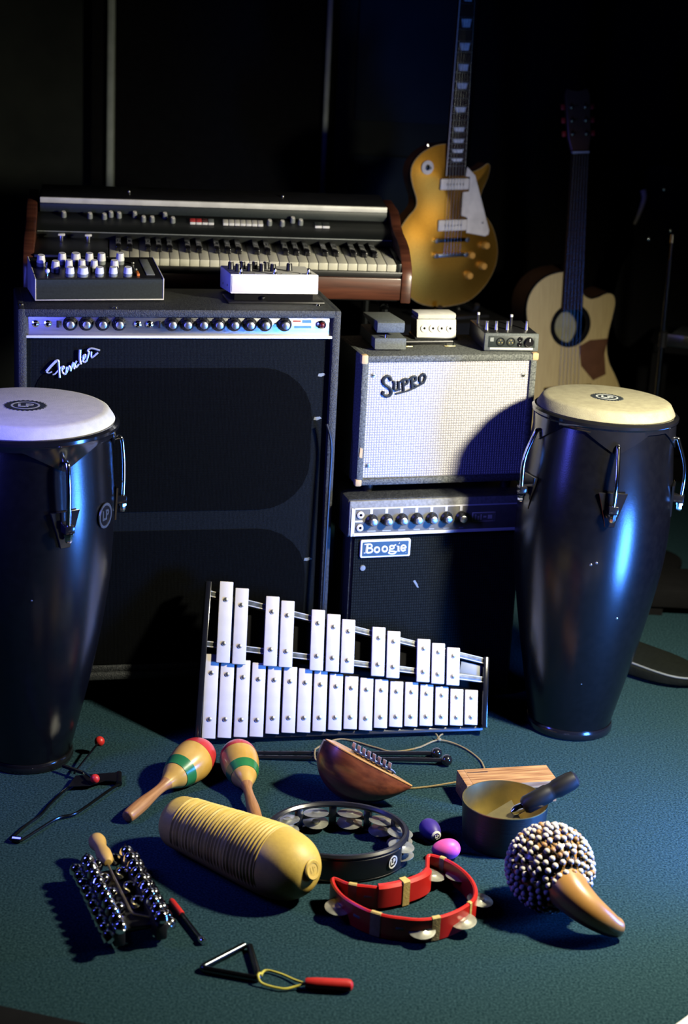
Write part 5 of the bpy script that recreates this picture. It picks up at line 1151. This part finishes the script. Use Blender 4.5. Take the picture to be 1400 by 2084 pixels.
def shekere():
    c = Vector((0.3950, 2.7970, 0.0800)); ax = Vector((0.36, -0.88, -0.12)).normalized()
    t = thing('shekere', 'gourd rattle covered with a net of white beads', 'gourd rattle', T(c.x, c.y, 0))
    zz = Matrix.Translation((0, 0, c.z)) @ ax.to_track_quat('Z', 'Y').to_matrix().to_4x4()
    r = 0.0715
    obj('gourd', sph(B(), r, zz @ S(1, 1, 0.98), 48, 32), 'calabash', t)
    # curved neck: leaves the gourd towards the viewer, bends right and down to the carpet
    path = smoothpath([Vector(q) - Vector((c.x, c.y, 0)) for q in ((0.4100, 2.7600, 0.0760), (0.4190, 2.7390, 0.0735), (0.4310, 2.7180, 0.0680), (0.4520, 2.7010, 0.0560), (0.4760, 2.6960, 0.0410), (0.4960, 2.7000, 0.0270), (0.5080, 2.7070, 0.0200), (0.5130, 2.7110, 0.0185))], 5)
    rad = [0.0440, 0.0385, 0.0335, 0.0290, 0.0245, 0.0198, 0.0172, 0.0080]
    rr = []
    for i in range(36): f = i / 35 * 7; k = min(6, int(f)); rr.append(rad[k] + (rad[k + 1] - rad[k]) * (f - k))
    obj('neck', tube(B(), path, rr, 28), 'calabash', t, smooth=60)
    bead = None; brown = None; N_ = 300; rnd = random.Random(3); net = B(); prev = {}
    pts = []
    for row in range(13):
        th = R(30 + row * 11.6); cnt = max(5, int(round(2 * math.pi * math.sin(th) / 0.178)))
        for i in range(cnt):
            ph = 2 * math.pi * (i + (row % 2) * 0.5) / cnt + rnd.uniform(-0.05, 0.05); th2 = th + rnd.uniform(-0.045, 0.045)
            d = Vector((math.sin(th2) * math.cos(ph), math.sin(th2) * math.sin(ph), math.cos(th2))); pts.append((row, d))
    for row, d in pts:
        rb = 0.0056; p = zz @ (d * (r + rb * 0.72))
        if p.z < rb + 0.0005: continue
        mtx = Matrix.Translation(p) @ Euler((rnd.uniform(0, 6), rnd.uniform(0, 6), 0)).to_matrix().to_4x4() @ S(1, 1, rnd.uniform(0.85, 1.1))
        if rnd.random() < 0.04:
            if brown is None: brown = obj('bead', sph(B(), rb, I4, 10, 7), 'bead_brown', t, mtx)
            else: dup(brown, t, mtx, False)
        else:
            if bead is None: bead = obj('bead', sph(B(), rb, I4, 10, 7), 'bead', t, mtx)
            else: dup(bead, t, mtx, False)
    by = {}
    for row, d in pts: by.setdefault(row, []).append(d)
    for row in range(12):
        for d in by[row]:
            near = sorted(by[row + 1], key=lambda e: (e - d).length)[:2]
            for e in near:
                mid = ((d + e) / 2).normalized()
                tube(net, [zz @ (d * (r + 0.0012)), zz @ (mid * (r + 0.0012)), zz @ (e * (r + 0.0012))], 0.0009, 4)
    o = obj('bead_net', net, 'net', t); o['kind'] = 'stuff'
shekere()

def sleigh_bells():
    p, q = (-0.4210, 2.8840, 0.0300), (-0.2960, 2.5760, 0.0300); L = (Vector(q) - Vector(p)).length
    t = thing('sleigh_bells', 'wooden-handled stick of chrome sleigh bells at the lower left', 'bells', along(p, q))
    obj('handle', lathe(B(), [(0, -0.004), (0.0090, -0.003), (0.0145, 0.004), (0.0160, 0.013), (0.0145, 0.022), (0.0115, 0.034), (0.0120, 0.045), (0.0140, 0.058), (0.0135, 0.072), (0.0105, 0.086), (0.0065, 0.092), (0, 0.093)], 28, T(0, 0, 0.014) @ XL), 'pale_wood', t)
    core = B()
    for s in (-1, 1): box(core, 0.070, 0.318, s * 0.036 - 0.010, s * 0.036 + 0.010, -0.018, 0.012, 0.004)
    box(core, 0.085, 0.285, -0.028, 0.028, -0.014, -0.004, 0.003)
    obj('bell_block', core, 'black_plastic', t)
    obj('rod', tube(B(), [(0.088, 0, 0.010), (0.250, 0, 0.006), (0.258, 0.004, 0.004), (0.272, 0.028, 0.002)], 0.0022, 8), 'brass_in', t)
    br = 0.0122
    bm = lathe(B(), [(0, -br), (br * 0.5, -br * 0.87), (br * 0.87, -br * 0.5), (br, -0.0006), (br * 1.05, 0), (br, 0.0006), (br * 0.87, br * 0.5), (br * 0.5, br * 0.87), (0.0018, br), (0, br)], 20)
    b0 = None; rnd = random.Random(5)
    for s in (-1, 1):
        for k in range(10):
            x = 0.078 + k * 0.0258
            for dy, dz, xo in ((0.0180, 0.000, 0.0), (0.0010, 0.0225, 0.0125), (-0.0180, 0.0060, 0.004)):
                if dy < 0 and (k % 2 or k > 7): continue
                m = T(x + xo - (0.012 if s < 0 else 0), -s * (0.036 + dy), dz) @ Euler((rnd.uniform(-.25, .25) + s * dy * 40, rnd.uniform(-.2, .2), 0)).to_matrix().to_4x4()
                if b0 is None:
                    b0 = obj('bell', bm, 'chrome', t, m); obj('bell_slit', box(B(), -br * 0.85, br * 0.85, -0.0007, 0.0007, br * 0.62, br * 0.985), 'black_matte', b0, smooth=0)
                else: dup(b0, t, m)
sleigh_bells()

def flexatone():
    t = thing('flexatone', 'flexatone with a bent wire frame and two red balls, beside the left conga', 'flexatone', T(-0.50, 3.12, 0))
    o = Vector((-0.50, 3.12, 0)); sh = lambda pts, z: [(x - o.x, y - o.y, z) for x, y in pts]
    lo = [(-0.5844, 2.9345), (-0.576, 2.9313), (-0.5651, 2.9357), (-0.5403, 2.9827), (-0.5143, 3.0281), (-0.4873, 3.0471), (-0.4667, 3.0837), (-0.434, 3.1552), (-0.4191, 3.1825)]
    up = [(-0.5852, 2.9385), (-0.5694, 2.9901), (-0.5497, 3.0351), (-0.5382, 3.0846), (-0.5197, 3.1456), (-0.4957, 3.1902), (-0.4515, 3.219), (-0.4251, 3.2268)]
    path = sh(list(reversed(up)) + lo, 0.0065)
    obj('wire_frame', tube(B(), smoothpath(path, 5), 0.0028, 8), 'dark_steel', t)
    obj('frame_end', tube(B(), [(-0.4251 - o.x, 3.2268 - o.y, 0.0075), (-0.4191 - o.x, 3.1825 - o.y, 0.0075)], 0.0065, 12), 'black_gloss', t)
    obj('frame_tip', tube(B(), sh([(-0.583, 2.938), (-0.567, 2.936)], 0.0065), 0.0055, 10), 'chrome', t)
    sheet = [(-0.508, 3.2000), (-0.4280, 3.2250), (-0.4190, 3.1850), (-0.4477, 3.1850), (-0.4745, 3.1600), (-0.515, 3.1520)]
    obj('steel_tongue', prism(B(), ccw([(x - o.x, y - o.y) for x, y in sheet]), 0.0105, 0.0120), 'black_gloss', t, smooth=0)
    obj('spring_wire', tube(B(), [(-0.512 - o.x, 3.205 - o.y, 0.0145), (-0.4795 - o.x, 3.3240 - o.y, 0.030)], 0.0022, 8), 'dark_steel', t)
    obj('spring_clip', tube(B(), [(-0.5384 - o.x, 3.2323 - o.y, 0.016), (-0.494 - o.x, 3.2061 - o.y, 0.016)], 0.0040, 8), 'black_gloss', t)
    obj('ball', sph(B(), 0.0105, T(-0.4790 - o.x, 3.3260 - o.y, 0.030), 20, 12), 'red_paint', t)
    obj('spring_wire', tube(B(), [(-0.494 - o.x, 3.2061 - o.y, 0.018), (-0.470 - o.x, 3.171 - o.y, 0.0215)], 0.0022, 8), 'dark_steel', t)
    obj('ball', sph(B(), 0.0095, T(-0.4650 - o.x, 3.1690 - o.y, 0.0225), 20, 12), 'red_paint', t)
flexatone()

def triangle():
    t = thing('triangle', 'steel triangle lying open on the carpet at the front', 'triangle', T(-0.14, 2.55, 0)); o = Vector((-0.14, 2.55, 0))
    P = [(-0.1304, 2.6109), (-0.1976, 2.5337), (-0.0988, 2.5107), (-0.1212, 2.6087)]
    V = [Vector((x - o.x, y - o.y, 0.0062)) for x, y in P]; path = [V[0]]
    for i in (1, 2):
        a, b, c = V[i - 1], V[i], V[i + 1]; p0 = b + (a - b).normalized() * 0.011; p2 = b + (c - b).normalized() * 0.011
        path += [p0 * (1 - s) ** 2 + b * 2 * s * (1 - s) + p2 * s * s for s in [k / 6 for k in range(7)]]
    path.append(V[3])
    obj('rod', tube(B(), path, 0.0058, 14), 'dark_steel', t)
    h = thing('triangle_holder', 'red-handled triangle holder with a loop of yellow cord', 'holder', T(0, 2.50, 0)); o = Vector((0, 2.50, 0))
    obj('handle', lathe(B(), [(0, 0), (0.0075, 0.001), (0.0090, 0.004), (0.0100, 0.02), (0.0105, 0.068), (0.0090, 0.075), (0.005, 0.078), (0, 0.079)], 24, T(-0.0250, 2.4990 - o.y, 0.0106) @ XL), 'red_paint', h)
    c1 = [(-0.0985, 2.5165, 0.0045), (-0.0910, 2.5400, 0.0045), (-0.0662, 2.5328, 0.0045), (-0.0415, 2.5150, 0.0055), (-0.0245, 2.5000, 0.0095)]
    c2 = [(-0.0975, 2.5165, 0.0140), (-0.1010, 2.5080, 0.0140), (-0.0930, 2.4985, 0.0060), (-0.0602, 2.4890, 0.0045), (-0.0407, 2.4950, 0.0055), (-0.0245, 2.4990, 0.0095)]
    bm = B()
    for c_ in (c1, c2): tube(bm, smoothpath([(x, y - o.y, z) for x, y, z in c_], 6), 0.0021, 7)
    tube(bm, smoothpath([(-0.0985, 0.0165, 0.0045), (-0.1030, 0.0190, 0.0105), (-0.0975, 0.0165, 0.0140)], 4), 0.0021, 7)
    obj('cord', bm, 'yellow_cord', h)
    b = thing('triangle_beater', 'thin triangle beater with a red grip and chrome tip', 'beater', along((-0.2680, 2.7450, 0.0060), (-0.2010, 2.6170, 0.0060)))
    L = math.hypot(0.067, 0.128)
    obj('grip', lathe(B(), [(0, 0), (0.0052, 0.001), (0.0058, 0.004), (0.0058, 0.048), (0.0050, 0.051), (0, 0.051)], 18, XL), 'red_paint', b)
    obj('shaft', tube(B(), [(0.045, 0, 0), (L - 0.008, 0, 0)], 0.0040, 12), 'dark_steel', b)
    obj('tip', lathe(B(), [(0, 0), (0.0055, 0.001), (0.0060, 0.004), (0.0060, 0.011), (0.0045, 0.014), (0, 0.0145)], 16, T(L - 0.010, 0, 0) @ XL), 'chrome', b)
triangle()

# ------------------------------------------------------------------ two things just entering the bottom corners
pm = thing('paper_sheet', 'corner of a white paper sheet at the bottom right', 'paper', T(0.657, 2.398, 0) @ RZ(-42))
obj('sheet', box(B(), -0.10, 0.10, -0.14, 0.14, 0.0, 0.0015), 'white_paint', pm, smooth=0)
fm = thing('floor_mat', 'dark mat edge at the bottom left corner', 'mat', T(-0.464, 2.289, 0) @ RZ(-14.9))
obj('mat', box(B(), -0.25, 0.25, -0.10, 0.10, 0.0, 0.006, 0.002), 'black_matte', fm)
